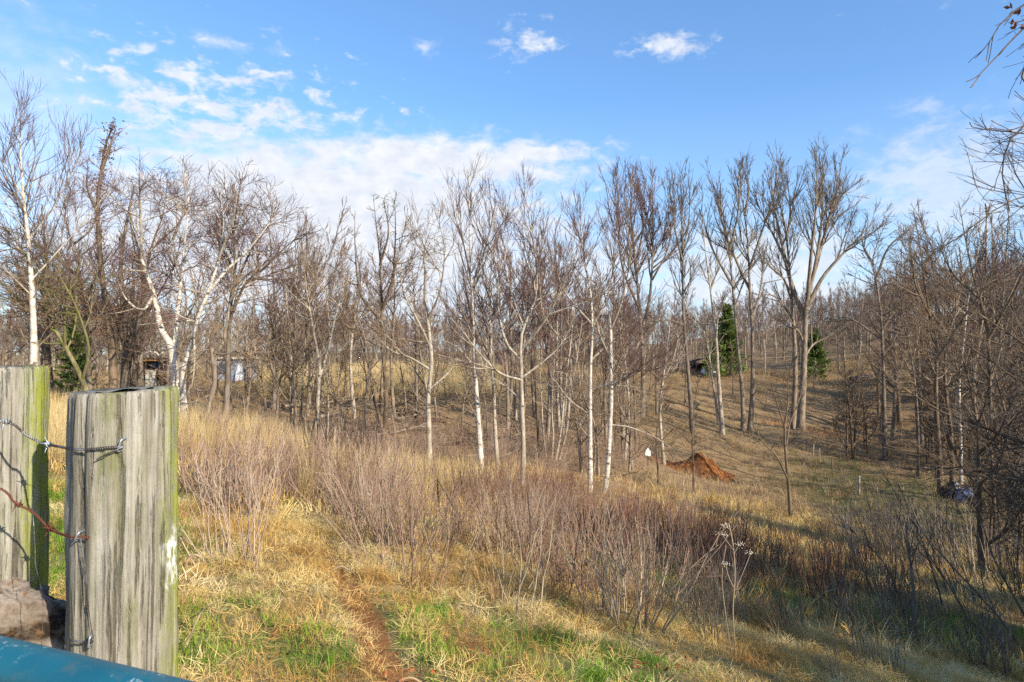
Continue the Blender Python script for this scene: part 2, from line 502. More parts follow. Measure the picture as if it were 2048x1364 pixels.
def grow_level(P, R, n_per_m, t0, ang, asd, clen, taper, up, kink, K, rmin, slender, r, jit=.5, cap=900):
    """children of every polyline of P. clen: child length as fn(parent length, t)"""
    N, KP, _ = P.shape
    seg = np.linalg.norm(np.diff(P, axis=1), axis=2); L = seg.sum(1)
    cnt = np.minimum(r.poisson(L * (1 - t0) * n_per_m), cap)
    if cnt.sum() == 0: return None
    i = np.repeat(np.arange(N), cnt)
    t = t0 + (1 - t0) * r.random(len(i)) ** .92
    k = t * (KP - 1); k0 = np.minimum(k.astype(int), KP - 2); f = (k - k0)[:, None]
    p = P[i, k0] * (1 - f) + P[i, k0 + 1] * f
    T = unit(P[i, k0 + 1] - P[i, k0])
    rp = R[i, k0] * (1 - f[:, 0]) + R[i, k0 + 1] * f[:, 0]
    U, V = frames(T)
    th = np.radians(np.clip(r.normal(ang, asd, len(i)) * (1.12 - .5 * (t - t0) / (1 - t0)), 10, 100)); ph = r.uniform(0, 2 * math.pi, len(i))
    d = np.cos(th)[:, None] * T + np.sin(th)[:, None] * (np.cos(ph)[:, None] * U + np.sin(ph)[:, None] * V)
    ln = clen(L[i], (t - t0) / (1 - t0)) * r.uniform(1 - jit, 1 + jit * .6, len(i))
    r0 = np.clip(np.minimum(rp * .75, ln * slender), rmin, None)
    Q = np.empty((len(i), K, 3)); Q[:, 0] = p
    st = (ln / (K - 1))[:, None]
    for q in range(1, K):
        d = unit(d + np.array([0, 0, up]) * (2.2 / (K - 1)) + r.normal(0, kink, d.shape))
        Q[:, q] = Q[:, q - 1] + d * st
    RR = np.clip(r0[:, None] * np.linspace(1, .3, K)[None], rmin * .8, None)
    return Q, RR


def crown(P, R, ps, crown_r, t0, r, dens=1.0, rmin=.006, k3=3, far=False):
    """branches over the given limbs; returns (branch parts, twig parts)"""
    L1 = grow_level(P, R, ps['d1'] * dens, t0, ps['a1'], 13, lambda L, t: crown_r * (1 - (1 - ps['taper']) * t), 0, ps['up'], ps['kink'], 7, rmin * 1.3, .017, r)
    br, tw = [], []
    if L1 is None: return br, tw
    br.append(tubes(*L1, 4))
    L2 = grow_level(*L1, ps['d2'] * min(dens, 1.3), .15, ps['a2'], 14, lambda L, t: L * ps['q2'] * (1 - .5 * t) + .12, 0, ps['up'] * .8, ps['kink'] * 1.1, 5, rmin, .014, r)
    if L2 is None: return br, tw
    tw.append(tubes(*L2, 3))
    # crown tips of the limbs themselves carry twigs as well
    L3 = grow_level(*L2, ps['d3'] * min(dens, 1.2), .1, ps['a2'] * .9, 14, lambda L, t: L * ps['q3'] * (1 - .4 * t) + .12, 0, ps['up'] * .8, ps['kink'] * 1.2, k3, rmin * .75, .012, r)
    if L3 is not None: tw.append(tubes(*L3, 3))
    L3b = grow_level(*L1, ps['d3'] * .45, .25, ps['a2'], 14, lambda L, t: .20 * L + .18, 0, ps['up'], ps['kink'], k3, rmin * .75, .012, r)
    if L3b is not None: tw.append(tubes(*L3b, 3))
    return br, tw


TRI = [0]


def limb_radius(w0, w1, K, flare=0.0):
    t = np.linspace(0, 1, K)
    return (w0 * (1 - t) ** 1.0 * (1 - w1 / w0) + w1) * (1 + flare * np.exp(-t * 16))


def hero(name, label, D, trunk, width, limbs, ps, crown_r, t0, barkm, twigm, dens=1.0, group=None, branchm=None, lean_y=0.0, tip=.25, seed=0, depth=1.0, rmin=None):
    """a tree traced at its own distance: trunk and limbs as pixel polylines (2048 px picture), width in pixels"""
    r = np.random.default_rng(1000 + seed)
    base = at(*trunk[0], D); base[2] = gz(base[0], base[1])
    root = empty(name, base, label, 'tree', group)
    mpp = D / FPX
    rmin = rmin or max(.005, .00029 * D)
    crown_r = crown_r * 1.5; dens = dens * .95 * (24 / D) ** .5; tip = .16 if tip == .301 else tip if tip > .3 else .06
    def poly(pp, y0=0.0, y1=0.0, K=18, wob=.02):
        q = np.array([at(x, y, D) for x, y in pp]) - base
        c = curve(q, K)
        t = np.linspace(0, 1, K)
        H = np.linalg.norm(c[-1] - c[0])
        c[:, 1] += y0 + (y1 - y0) * t + wob * H * np.sin(t * r.uniform(3, 7) + r.uniform(0, 6)) * t
        c[:, 0] += wob * .35 * H * np.sin(t * r.uniform(8, 14)) * t * (1 - t)
        return c
    width = width * (.80 if D < 40 else .66)
    c = poly(trunk, 0, lean_y)
    c[0, 2] = min(c[0, 2], -.25)
    w0 = width * mpp / 2
    R = limb_radius(w0 * .92, max(w0 * tip, rmin), len(c), .35)
    link('trunk', mesh_np('trunk', [(*tubes(c[None], R[None], 12), 0)], [M[barkm]]), root)
    PL, RL, T0 = [c], [R], [t0]
    for lb in limbs:
        wl, pp = lb[0], lb[1]
        p0 = at(*pp[0], D) - base
        k = int(np.argmin(((c - p0) ** 2)[:, [0, 2]].sum(1)))
        ln = np.linalg.norm(at(*pp[-1], D) - at(*pp[0], D))
        q = poly(pp, c[k, 1], c[k, 1] + r.uniform(-.5, .5) * ln * depth, K=15)
        rl = limb_radius(wl * mpp / 2 * .75, max(wl * mpp / 2 * .08, rmin), len(q))
        link('limb', mesh_np('limb', [(*tubes(q[None], rl[None], 8), 0)], [M['pale' if barkm == 'white' and wl < 9 else barkm]]), root)
        # resample to the trunk's length so that all grow together
        PL.append(curve(q, len(c))); RL.append(np.interp(np.linspace(0, 1, len(c)), np.linspace(0, 1, len(q)), rl)); T0.append(.3)
    br, tw = [], []
    for p_, r_, t_ in zip(PL, RL, T0):
        a, b_ = crown(p_[None], r_[None], PRESET[ps], crown_r, t_, r, dens, rmin)
        br += a; tw += b_
    parts = [(v, f, 0) for v, f in br] + [(v, f, 1) for v, f in tw]
    if parts:
        mm = mesh_np('crown', parts, [M[branchm or barkm], M[twigm]])
        TRI[0] += len(mm.polygons) * 2
        o = link('crown', mm, root); o['kind'] = 'stuff'
    return root


# ------------------------------------------------------------------ the trees one can tell apart
H = hero
H('birch_tree', 'tall straight white barked tree rising directly behind the square topped fence post', 17, [(66, 790), (66, 700), (62, 590), (57, 480), (50, 370), (44, 225)], 20,
  [(5, [(57, 480), (90, 400), (110, 320), (120, 285)]), (5, [(52, 400), (25, 320), (10, 260)]), (5, [(60, 560), (95, 490), (130, 420), (150, 340)]), (4, [(56, 470), (20, 400), (-25, 330)]), (4, [(60, 590), (20, 540), (-40, 480)]), (4, [(62, 600), (100, 560), (140, 545)])],
  'birch', 1.25, .38, 'white', 'tw_purple', 1.38, branchm='grey', seed=1)
snag = H('vine_snag', 'thin dark snag wrapped in vines with a ragged tuft of dead leaves at its top', 24, [(228, 790), (222, 690), (212, 600), (203, 500), (198, 420), (205, 340), (212, 290), (224, 248)], 20,
  [(10, [(205, 340), (222, 305), (235, 270), (240, 255)]), (9, [(200, 430), (190, 380), (200, 340)])], 'gnarly', .42, .2, 'brown', 'tw_red', 3.2, tip=.301, seed=2)
M['dead_leaf'] = plain('dead_vine_leaf', (.15, .085, .045), .4, 20)
rsn = np.random.default_rng(31)
lc = curve([at(203, 500, 24), at(198, 420, 24), at(205, 340, 24), at(218, 285, 24), at(226, 245, 24)], 60) - np.array(snag.location)
k_ = (60 * rsn.random(420) ** .8).astype(int)
ctr = lc[k_] + rsn.normal(0, 1, (420, 3)) * (.07 + .07 * (k_[:, None] / 60))
u1 = unit(rsn.normal(0, 1, (420, 3))); u2 = unit(np.cross(u1, rsn.normal(0, 1, (420, 3))))
lv = np.stack([ctr - u1 * .055, ctr - u2 * .03, ctr + u1 * .055, ctr + u2 * .03], 1).reshape(-1, 3)
link('dead_leaves', mesh_np('dead_leaves', [(lv, np.arange(1680).reshape(-1, 4), 0)], [M['dead_leaf']], smooth=False), snag)['kind'] = 'stuff'
H('sycamore_tree', 'crooked chalk white sycamore forking low beside the wooden hut', 22, [(350, 810), (346, 735), (340, 690), (325, 665), (318, 640), (309, 590), (285, 520), (268, 455), (240, 400)], 25,
  [(14, [(347, 715), (347, 640), (350, 540), (348, 470), (352, 400), (345, 325)]), (9, [(343, 705), (330, 698), (318, 712), (308, 704), (290, 703)]), (9, [(309, 590), (290, 620), (262, 600), (250, 560)]),
   (8, [(285, 520), (300, 450), (310, 380), (320, 330)]), (8, [(349, 480), (385, 420), (395, 350)])],
  'gnarly', 1.3, .5, 'white', 'tw_purple', 1.32, branchm='pale', seed=3)
H('sycamore_tree', 'white sycamore leaning right with a pale hanging limb, left of the grey shed', 21, [(372, 850), (366, 800), (364, 745), (380, 690), (392, 640), (415, 585), (436, 520), (448, 450), (440, 370)], 18,
  [(8, [(385, 668), (389, 700), (390, 740), (388, 775)]), (9, [(415, 585), (450, 540), (490, 500), (540, 430), (550, 395)]), (8, [(436, 520), (480, 430), (490, 380)])],
  'gnarly', 1.2, .4, 'white', 'tw_purple', 1.15, branchm='pale', seed=4)
H('leaning_tree', 'brown leaning tree with a black broken fork, in front of the grey shed', 19, [(395, 905), (405, 850), (420, 800), (428, 760), (424, 720), (422, 695)], 17,
  [(9, [(424, 715), (440, 690), (446, 660), (452, 600), (455, 540), (470, 470)]), (7, [(426, 705), (450, 708), (490, 690), (540, 660)]), (6, [(420, 790), (400, 800), (380, 805)])],
  'gnarly', 1.2, .6, 'tan', 'tw_tan', 1.0, tip=.6, seed=5)
H('spreading_tree', 'wide dark tree with long limbs reaching right over the grey shed', 27, [(452, 840), (455, 760), (458, 690), (462, 620), (470, 560), (465, 480), (452, 400), (440, 355)], 16,
  [(9, [(460, 640), (500, 570), (545, 540), (590, 500), (640, 470)]), (8, [(466, 580), (510, 500), (550, 440), (545, 385)]), (8, [(468, 540), (430, 480), (400, 420)]), (7, [(465, 470), (485, 410), (500, 370)])],
  'spread', 1.5, .4, 'grey', 'tw_purple', 1.62, seed=6)
H('leaning_tree', 'mossy grey tree leaning left between the white barked tree and the hut', 19, [(190, 830), (165, 760), (130, 690), (100, 640), (80, 570), (40, 500), (0, 450)], 15,
  [(9, [(165, 760), (190, 700), (180, 620), (150, 540), (110, 460)]), (8, [(130, 690), (150, 600), (210, 560)]), (7, [(80, 570), (100, 480), (130, 400)])],
  'spread', 1.7, .25, 'moss', 'tw_brown', 1.17, seed=7)
H('spreading_tree', 'dark tangled tree just left of the vine wrapped snag', 25, [(180, 820), (178, 740), (172, 650), (160, 560), (140, 490), (125, 430), (130, 390)], 15,
  [(8, [(172, 650), (120, 600), (60, 570), (0, 560)]), (8, [(160, 560), (110, 500), (60, 470), (10, 440)]), (8, [(170, 600), (210, 540), (250, 500)]), (7, [(140, 490), (170, 450), (170, 400)])],
  'spread', 1.7, .3, 'grey', 'tw_purple', 1.22, seed=8)
H('spreading_tree', 'dark many branched tree right of the hut, behind the crooked sycamore', 28, [(262, 830), (268, 740), (275, 660), (290, 580), (305, 500), (330, 430), (340, 360)], 14,
  [(8, [(275, 660), (320, 600), (360, 540), (390, 470)]), (8, [(290, 580), (270, 500), (262, 430)]), (8, [(275, 640), (235, 590), (215, 520)]), (7, [(305, 500), (360, 440), (380, 370)])],
  'gnarly', 1.6, .3, 'brown', 'tw_red', 1.27, seed=9)
# middle distance, left of centre
H('slender_tree', 'slim pale tree, left one of the close pair behind the golden grass', 27, [(574, 905), (582, 820), (588, 740), (592, 640), (590, 540), (598, 465)], 7, [], 'birch', 1.1, .35, 'tan', 'tw_brown', 1., seed=10)
H('slender_tree', 'slim pale tree, right one of the close pair behind the golden grass', 27, [(592, 915), (602, 830), (608, 740), (614, 640), (608, 540), (600, 470)], 8, [(4, [(612, 660), (640, 600), (650, 520)])], 'birch', 1.1, .35, 'tan', 'tw_brown', 1., seed=11)
H('forked_tree', 'grey tree forking at mid height, right of the slim pale pair', 25, [(630, 925), (633, 850), (637, 780), (640, 735), (632, 690), (620, 630), (608, 560), (604, 480)], 13,
  [(7, [(638, 760), (650, 700), (658, 640), (668, 560), (660, 480)]), (5, [(634, 720), (650, 705), (660, 695)]), (6, [(625, 660), (655, 600), (690, 560)])], 'spread', 1.2, .5, 'pale', 'tw_brown', 1.2, seed=12)
H('slender_tree', 'slender white stemmed tree just right of the grey forked tree', 26, [(652, 920), (655, 840), (657, 760), (660, 690), (655, 600), (640, 520), (645, 465)], 6, [], 'birch', 1.0, .45, 'pale', 'tw_brown', 1., seed=13)
H('leaning_tree', 'dark trunk leaning right at its foot, before the golden field', 31, [(780, 930), (765, 860), (748, 790), (740, 740), (715, 660), (690, 590), (680, 500)], 12, [(7, [(740, 740), (750, 680), (740, 600)]), (6, [(715, 660), (690, 650), (650, 600)])], 'gnarly', 1.3, .4, 'brown', 'tw_brown', 1.1, seed=14)
H('spreading_tree', 'tall open crowned dark tree standing alone against the bright cloud', 33, [(765, 905), (772, 820), (770, 740), (765, 660), (762, 580), (758, 510), (750, 440), (745, 395)], 14,
  [(9, [(764, 620), (790, 560), (800, 490), (805, 420)]), (8, [(764, 640), (720, 590), (705, 500), (700, 420)]), (7, [(759, 530), (780, 470), (775, 410)]), (7, [(770, 700), (700, 660), (670, 640)])], 'gnarly', 1.25, .45, 'brown', 'tw_dark', .9, seed=15)
H('forked_tree', 'drooping limbed grey tree, first pale trunk at the edge of the thicket', 22, [(860, 960), (858, 880), (857, 800), (864, 730), (858, 660), (850, 600), (852, 540)], 15,
  [(7, [(860, 690), (835, 640), (810, 590), (800, 540), (822, 450)]), (7, [(862, 740), (820, 715), (780, 700), (740, 660)]), (6, [(856, 640), (885, 580), (895, 500), (880, 440)]), (6, [(858, 780), (900, 740), (920, 700)]), (6, [(852, 560), (845, 500), (860, 430)])],
  'spread', 1.25, .6, 'pale', 'tw_brown', 1.1, tip=.4, seed=16)
H('birch_tree', 'tall straight white trunk with dark bands, tallest of the middle row', 22, [(964, 955), (957, 850), (952, 760), (946, 660), (942, 560), (940, 450), (938, 345)], 15,
  [(6, [(942, 560), (925, 480), (905, 420)]), (6, [(943, 580), (970, 500), (985, 430), (975, 385)]), (6, [(948, 690), (980, 640), (1010, 600)]), (5, [(952, 740), (920, 700), (880, 680), (840, 690)])], 'birch', 1.2, .42, 'white', 'tw_purple', 1.25, branchm='tan', seed=17)
H('birch_tree', 'thinner white trunk close right of the tallest banded trunk', 23, [(997, 955), (990, 860), (988, 780), (982, 690), (980, 600), (985, 500), (990, 410)], 12, [(5, [(982, 650), (1000, 560), (1015, 470), (1010, 400)]), (5, [(986, 740), (960, 680), (930, 620)])], 'birch', 1.15, .42, 'pale', 'tw_purple', 1.2, branchm='tan', seed=18)
H('forked_tree', 'pale trunk branching into a wide bowl of limbs at mid height', 21, [(1046, 995), (1046, 900), (1044, 800), (1043, 730), (1042, 690), (1048, 650), (1070, 600), (1072, 530), (1060, 450), (1048, 385)], 15,
  [(9, [(1043, 720), (1015, 690), (1000, 640), (995, 570), (1000, 500)]), (7, [(1044, 760), (1000, 745), (960, 705), (920, 650)]), (7, [(1044, 755), (1090, 720), (1120, 690), (1150, 640)]), (6, [(1043, 700), (1090, 640), (1120, 580), (1140, 520)]), (6, [(1044, 800), (1005, 770), (970, 745)])],
  'birch', 1.3, .5, 'pale', 'tw_purple', 1.2, branchm='pale', seed=19)
H('birch_tree', 'white trunk with black scars, left one of the pair over the red brambles', 21, [(1181, 1000), (1180, 900), (1180, 820), (1181, 740), (1185, 660), (1180, 580), (1165, 500), (1160, 420)], 14,
  [(7, [(1185, 650), (1150, 610), (1120, 560), (1110, 480)]), (7, [(1186, 650), (1215, 590), (1225, 520), (1205, 440)]), (6, [(1182, 720), (1215, 690), (1260, 650)]), (5, [(1181, 830), (1140, 800), (1100, 745)]), (5, [(1181, 780), (1215, 770), (1290, 775)])], 'birch', 1.25, .5, 'white', 'tw_purple', 1.2, branchm='tan', seed=20)
H('birch_tree', 'white trunk with a brown foot and snapped top, right of the pair over the brambles', 21, [(1208, 1000), (1216, 930), (1221, 850), (1222, 760), (1221, 690), (1219, 625)], 14,
  [(5, [(1221, 660), (1240, 600), (1250, 520), (1235, 450)]), (5, [(1222, 850), (1260, 855), (1310, 875), (1350, 900)]), (5, [(1222, 770), (1260, 745), (1330, 730), (1370, 700)]), (5, [(1221, 720), (1195, 660), (1190, 600)])], 'birch', 1.1, .55, 'white', 'tw_brown', 1.2, branchm='tan', tip=.55, seed=21)
H('stump_tree', 'dark shaded trunk at the left of the cluster of pale stems in the hollow', 32, [(1078, 925), (1077, 870), (1074, 800), (1070, 720), (1080, 640)], 12, [], 'spread', 1.1, .5, 'brown', 'tw_brown', 1, seed=22)
for k, (pp, w, lab) in enumerate([
        ([(1094, 925), (1088, 880), (1083, 800), (1078, 700)], 6, 'thin pale stem next to the dark trunk of the stem cluster'),
        ([(1103, 928), (1106, 870), (1104, 800), (1110, 700)], 6, 'upright pale stem in the middle of the stem cluster'),
        ([(1110, 928), (1120, 870), (1128, 800), (1140, 700), (1150, 600)], 7, 'pale stem leaning right, thickest of the stem cluster'),
        ([(1117, 925), (1133, 860), (1140, 790), (1150, 740), (1165, 640)], 6, 'outermost right leaning stem of the stem cluster')]):
    H('slender_tree', lab, 32, pp, w, [], 'spread', 1.1, .4, 'pale', 'tw_brown', 1, seed=23 + k)
# the tall ones on the hillside
H('poplar_tree', 'tall twin topped poplar behind the right pair of white trunks', 50, [(1284, 840), (1286, 760), (1285, 690), (1278, 600), (1268, 500), (1262, 420), (1265, 350)], 17,
  [(9, [(1284, 660), (1300, 600), (1310, 500), (1310, 420), (1308, 352)]), (8, [(1280, 620), (1240, 540), (1225, 450), (1218, 390)]), (7, [(1272, 530), (1290, 450), (1285, 370)]), (6, [(1305, 560), (1335, 500), (1345, 440)])], 'poplar', 2.5, .45, 'grey', 'tw_purple', 1.15, seed=30)
H('poplar_tree', 'narrow straight poplar with a slim upright crown', 48, [(1385, 850), (1378, 770), (1373, 690), (1367, 600), (1364, 500), (1361, 420), (1360, 345)], 14,
  [(6, [(1364, 500), (1380, 440), (1385, 370)]), (6, [(1364, 520), (1345, 450), (1340, 380)]), (6, [(1372, 660), (1410, 640), (1435, 615)]), (6, [(1372, 650), (1330, 640), (1290, 655)])], 'poplar', 1.8, .42, 'grey', 'tw_dark', 1.0, seed=31)
H('poplar_tree', 'short topped pale double stem tree with a dead side limb in front of the cedar', 50, [(1445, 860), (1440, 800), (1436, 740), (1433, 690), (1425, 640), (1420, 580), (1412, 500), (1408, 430)], 15,
  [(8, [(1438, 850), (1430, 760), (1424, 690), (1415, 650), (1400, 630), (1375, 600)]), (6, [(1431, 680), (1432, 640), (1440, 610)]), (5, [(1420, 580), (1440, 530), (1460, 510)])], 'poplar', 1.5, .6, 'pale', 'tw_dark', .9, seed=32)
H('poplar_tree', 'tall poplar leaning left, left stem of the middle pair on the slope', 52, [(1487, 862), (1485, 800), (1480, 730), (1474, 650), (1465, 570), (1455, 480), (1435, 400), (1420, 360)], 15,
  [(8, [(1465, 570), (1440, 520), (1420, 470), (1408, 410)]), (7, [(1458, 500), (1470, 430), (1465, 360)]), (6, [(1470, 620), (1490, 560), (1500, 540)])], 'poplar', 2.1, .52, 'tan', 'tw_dark', 0.82, seed=33)
H('poplar_tree', 'tall straight poplar, right stem of the middle pair on the slope', 52, [(1499, 866), (1504, 800), (1505, 730), (1503, 650), (1498, 570), (1495, 490), (1488, 410), (1480, 340)], 16,
  [(9, [(1498, 580), (1480, 520), (1462, 440), (1455, 370)]), (8, [(1496, 540), (1515, 460), (1530, 390), (1525, 345)]), (7, [(1502, 640), (1530, 580), (1545, 520), (1540, 450)]), (7, [(1490, 430), (1502, 380), (1500, 340)])], 'poplar', 2.2, .52, 'tan', 'tw_dark', 0.86, seed=34)
H('poplar_tree', 'huge poplar with a fan of rising limbs, broadest crown on the slope', 54, [(1600, 872), (1604, 800), (1608, 720), (1610, 650), (1612, 600), (1625, 540), (1640, 450), (1645, 380), (1640, 312)], 25,
  [(15, [(1610, 640), (1598, 580), (1592, 480), (1588, 400), (1583, 320)]), (13, [(1611, 620), (1640, 560), (1680, 510), (1720, 470), (1750, 440)]), (12, [(1613, 600), (1612, 520), (1615, 430), (1612, 340)]), (11, [(1616, 580), (1650, 500), (1680, 420), (1715, 370), (1735, 385)]), (10, [(1630, 520), (1665, 430), (1685, 370), (1680, 325)]),
   (8, [(1605, 720), (1630, 690), (1660, 675), (1690, 650)]), (7, [(1604, 680), (1590, 660), (1560, 650)])], 'poplar', 2.4, .6, 'tan', 'tw_dark', 0.98, seed=35)
H('poplar_tree', 'straight poplar close left of the huge fan crowned one', 55, [(1584, 872), (1588, 800), (1590, 720), (1588, 640), (1582, 560), (1575, 470), (1562, 400), (1550, 330)], 18,
  [(9, [(1585, 600), (1560, 560), (1530, 540), (1510, 520)]), (9, [(1580, 540), (1560, 470), (1540, 420), (1522, 370)]), (8, [(1576, 480), (1585, 410), (1575, 340)]), (8, [(1588, 640), (1555, 600), (1530, 590), (1505, 600)])], 'poplar', 2.1, .55, 'tan', 'tw_dark', 0.90, seed=36)
H('spreading_tree', 'open topped tree with bent upright limbs right of the huge poplar', 46, [(1770, 890), (1768, 800), (1766, 720), (1760, 640), (1748, 560), (1742, 520), (1760, 470), (1775, 440)], 14,
  [(8, [(1748, 560), (1770, 500), (1800, 470), (1830, 450)]), (7, [(1744, 530), (1730, 490), (1735, 450)]), (7, [(1762, 660), (1800, 620), (1840, 600)]), (7, [(1764, 680), (1720, 640), (1680, 620)])], 'spread', 1.9, .5, 'grey', 'tw_dark', .9, seed=37)
H('dark_sapling', 'thin dark tree with arching bare limbs standing below the huge poplar', 23, [(1583, 1050), (1578, 980), (1572, 900), (1570, 850), (1575, 790), (1568, 720)], 11,
  [(6, [(1577, 960), (1550, 910), (1520, 880), (1495, 830)]), (5, [(1573, 900), (1590, 850), (1620, 800), (1640, 760)]), (5, [(1571, 860), (1550, 800), (1530, 740)])], 'spread', .9, .45, 'brown', 'tw_dark', .8, seed=38)
H('dark_sapling', 'thin black sapling standing in front of the orange dirt mound', 26, [(1388, 1010), (1386, 930), (1385, 870), (1390, 810), (1400, 750)], 7, [(4, [(1385, 890), (1350, 855), (1300, 840)]), (4, [(1386, 880), (1420, 870), (1450, 845)]), (4, [(1387, 900), (1420, 895), (1445, 880)])], 'spread', .8, .3, 'brown', 'tw_dark', .9, seed=39)
H('dark_sapling', 'thin black sapling left of the orange dirt mound, beside the white marker', 26, [(1317, 985), (1315, 920), (1313, 870), (1320, 820), (1325, 770)], 6, [(4, [(1313, 880), (1280, 850), (1240, 850)]), (4, [(1314, 890), (1345, 860), (1370, 845)]), (4, [(1314, 905), (1335, 900), (1350, 905)])], 'spread', .8, .3, 'brown', 'tw_dark', .9, seed=40)
# wood on the right
for k, (lab, D, pp, w, lim, bk) in enumerate([
        ('stout brown trunk beside the blue tarpaulin heap', 34, [(1882, 990), (1878, 900), (1872, 800), (1868, 700), (1850, 600), (1840, 500), (1830, 420)], 15, [(8, [(1870, 720), (1900, 640), (1930, 560), (1935, 470)]), (8, [(1860, 640), (1820, 570), (1800, 500)])], 'brown'),
        ('mottled white trunk behind the blue tarpaulin heap', 38, [(1922, 975), (1922, 880), (1918, 780), (1925, 680), (1935, 580), (1960, 480), (1965, 400)], 9, [(6, [(1922, 720), (1890, 650), (1880, 560), (1900, 470)])], 'white'),
        ('thin trunk with swept twigs left of the stout brown trunk', 40, [(1835, 960), (1836, 880), (1830, 780), (1815, 680), (1800, 600), (1805, 500), (1812, 450)], 8, [(6, [(1822, 720), (1860, 640), (1870, 540), (1865, 440)])], 'grey'),
        ('tall dark many limbed tree at the right edge of the wood', 30, [(1985, 1000), (1982, 900), (1978, 780), (1970, 660), (1950, 560), (1935, 460), (1925, 400)], 15, [(9, [(1972, 680), (2000, 580), (2020, 480), (2010, 390)]), (8, [(1960, 600), (1910, 540), (1890, 470)]), (8, [(1978, 760), (2030, 690), (2080, 620)])], 'brown'),
        ('dark tree with a leaning forked trunk behind the swept twigs', 36, [(1905, 960), (1900, 860), (1890, 770), (1895, 680), (1915, 610), (1900, 520), (1880, 440)], 12, [(8, [(1896, 670), (1860, 600), (1845, 520), (1850, 450)]), (7, [(1912, 620), (1950, 560), (1980, 520)])], 'brown'),
        ('tall thin tree in the far right of the wood, overtopping its neighbours', 42, [(2015, 960), (2012, 850), (2005, 740), (2000, 620), (2005, 520), (2015, 430), (2020, 360)], 11, [(7, [(2002, 620), (2030, 540), (2045, 450)]), (7, [(2003, 660), (1970, 590), (1955, 500)])], 'grey')]):
    H('woodland_tree', lab, D, pp, w, lim, 'spread', 1.7, .3, bk, 'tw_dark' if k % 2 else 'tw_brown', 1.15, branchm='grey' if k % 2 else 'tan', seed=50 + k)
print('hero tris', TRI[0])

# ------------------------------------------------------------------ woods and thickets behind (copies of a few trees)
def proto_tree(name, h, w0, lean, nlimb, ps, crown_r, t0, bm, tm, dens, seed, rmin):
    r = np.random.default_rng(seed)
    root = link(name, None); root['category'] = 'tree'
    c = curve([(0, 0, -.5), (lean * .25, r.normal(0, .15), h * .33), (lean * .6, r.normal(0, .25), h * .66), (lean, r.normal(0, .3), h)], 18)
    R = limb_radius(w0, w0 * .15, 18, .4)
    PL, RL, T0 = [c], [R], [t0]
    parts = [(*tubes(c[None], R[None], 7), 0)]
    for k in range(nlimb):
        i = int(r.uniform(max(t0, .2), .7) * 17); a = r.uniform(0, 6.28); ln = h * r.uniform(.25, .45); o = r.uniform(.45, .8)
        p0 = c[i]; d = np.array([math.cos(a) * o, math.sin(a) * o, 1.0]); d /= np.linalg.norm(d)
        q = curve([p0, p0 + d * ln * .4 + [math.cos(a) * .1 * ln, math.sin(a) * .1 * ln, 0], p0 + d * ln], 18)
        rl = limb_radius(R[i] * .7, R[i] * .2, 18)
        parts.append((*tubes(q[None], rl[None], 5), 0))
        PL.append(q); RL.append(rl); T0.append(.2)
    link('trunk', mesh_np('trunk', parts, [M[bm]]), root)
    cp = []
    for p_, r_, t_ in zip(PL, RL, T0):
        br, tw = crown(p_[None], r_[None], PRESET[ps], crown_r, t_, r, dens, rmin)
        cp += [(v, f, 0) for v, f in br] + [(v, f, 1) for v, f in tw]
    mm = mesh_np('crown', cp, [M[bm], M[tm]]); TRI[0] += len(mm.polygons) * 2
    link('crown', mm, root)['kind'] = 'stuff'
    return root


PROTO = {
    'slim_a': proto_tree('bare_tree', 11, .13, .5, 2, 'birch', 1.5, .35, 'pale', 'tw_purple', .8, 201, .013),
    'slim_b': proto_tree('bare_tree', 12, .15, -.6, 3, 'poplar', 1.8, .4, 'tan', 'tw_purple', .8, 202, .014),
    'slim_c': proto_tree('bare_tree', 10, .12, .2, 3, 'spread', 1.6, .35, 'grey', 'tw_red', .8, 203, .014),
    'wide_a': proto_tree('bare_tree', 10, .20, .8, 5, 'spread', 1.8, .25, 'grey', 'tw_brown', .75, 204, .012),
    'wide_b': proto_tree('bare_tree', 9, .18, -.9, 5, 'gnarly', 1.7, .2, 'brown', 'tw_dark', .75, 205, .012),
    'brush_a': proto_tree('bare_tree', 5, .07, .7, 4, 'spread', 1.1, .08, 'tan', 'tw_tan', 1.0, 206, .008),
    'brush_b': proto_tree('bare_tree', 4.5, .06, -.6, 4, 'gnarly', 1.1, .05, 'tan', 'tw_brown', 1.0, 207, .008),
    'brush_d': proto_tree('bare_tree', 5, .07, -.5, 5, 'gnarly', 1.2, .05, 'brown', 'tw_dark', 1.0, 209, .009),  # dark bark and twigs: shade of the right hand wood put into the colour
    'brush_c': proto_tree('bare_tree', 4, .05, .3, 5, 'spread', 1.0, .03, 'grey', 'tw_grey', 1.0, 208, .008),
}
USED = set()
REG = []          # (object, wording, pixel column, distance, group): labels are settled at the end
LOOK = {'slim_a': 'slim pale tree', 'slim_b': 'slim tan tree', 'slim_c': 'slim grey tree', 'wide_a': 'broad grey tree', 'wide_b': 'crooked brown tree',
        'brush_a': 'small tan tree', 'brush_b': 'small crooked pale tree', 'brush_c': 'low grey tree', 'brush_d': 'low dark tree'}
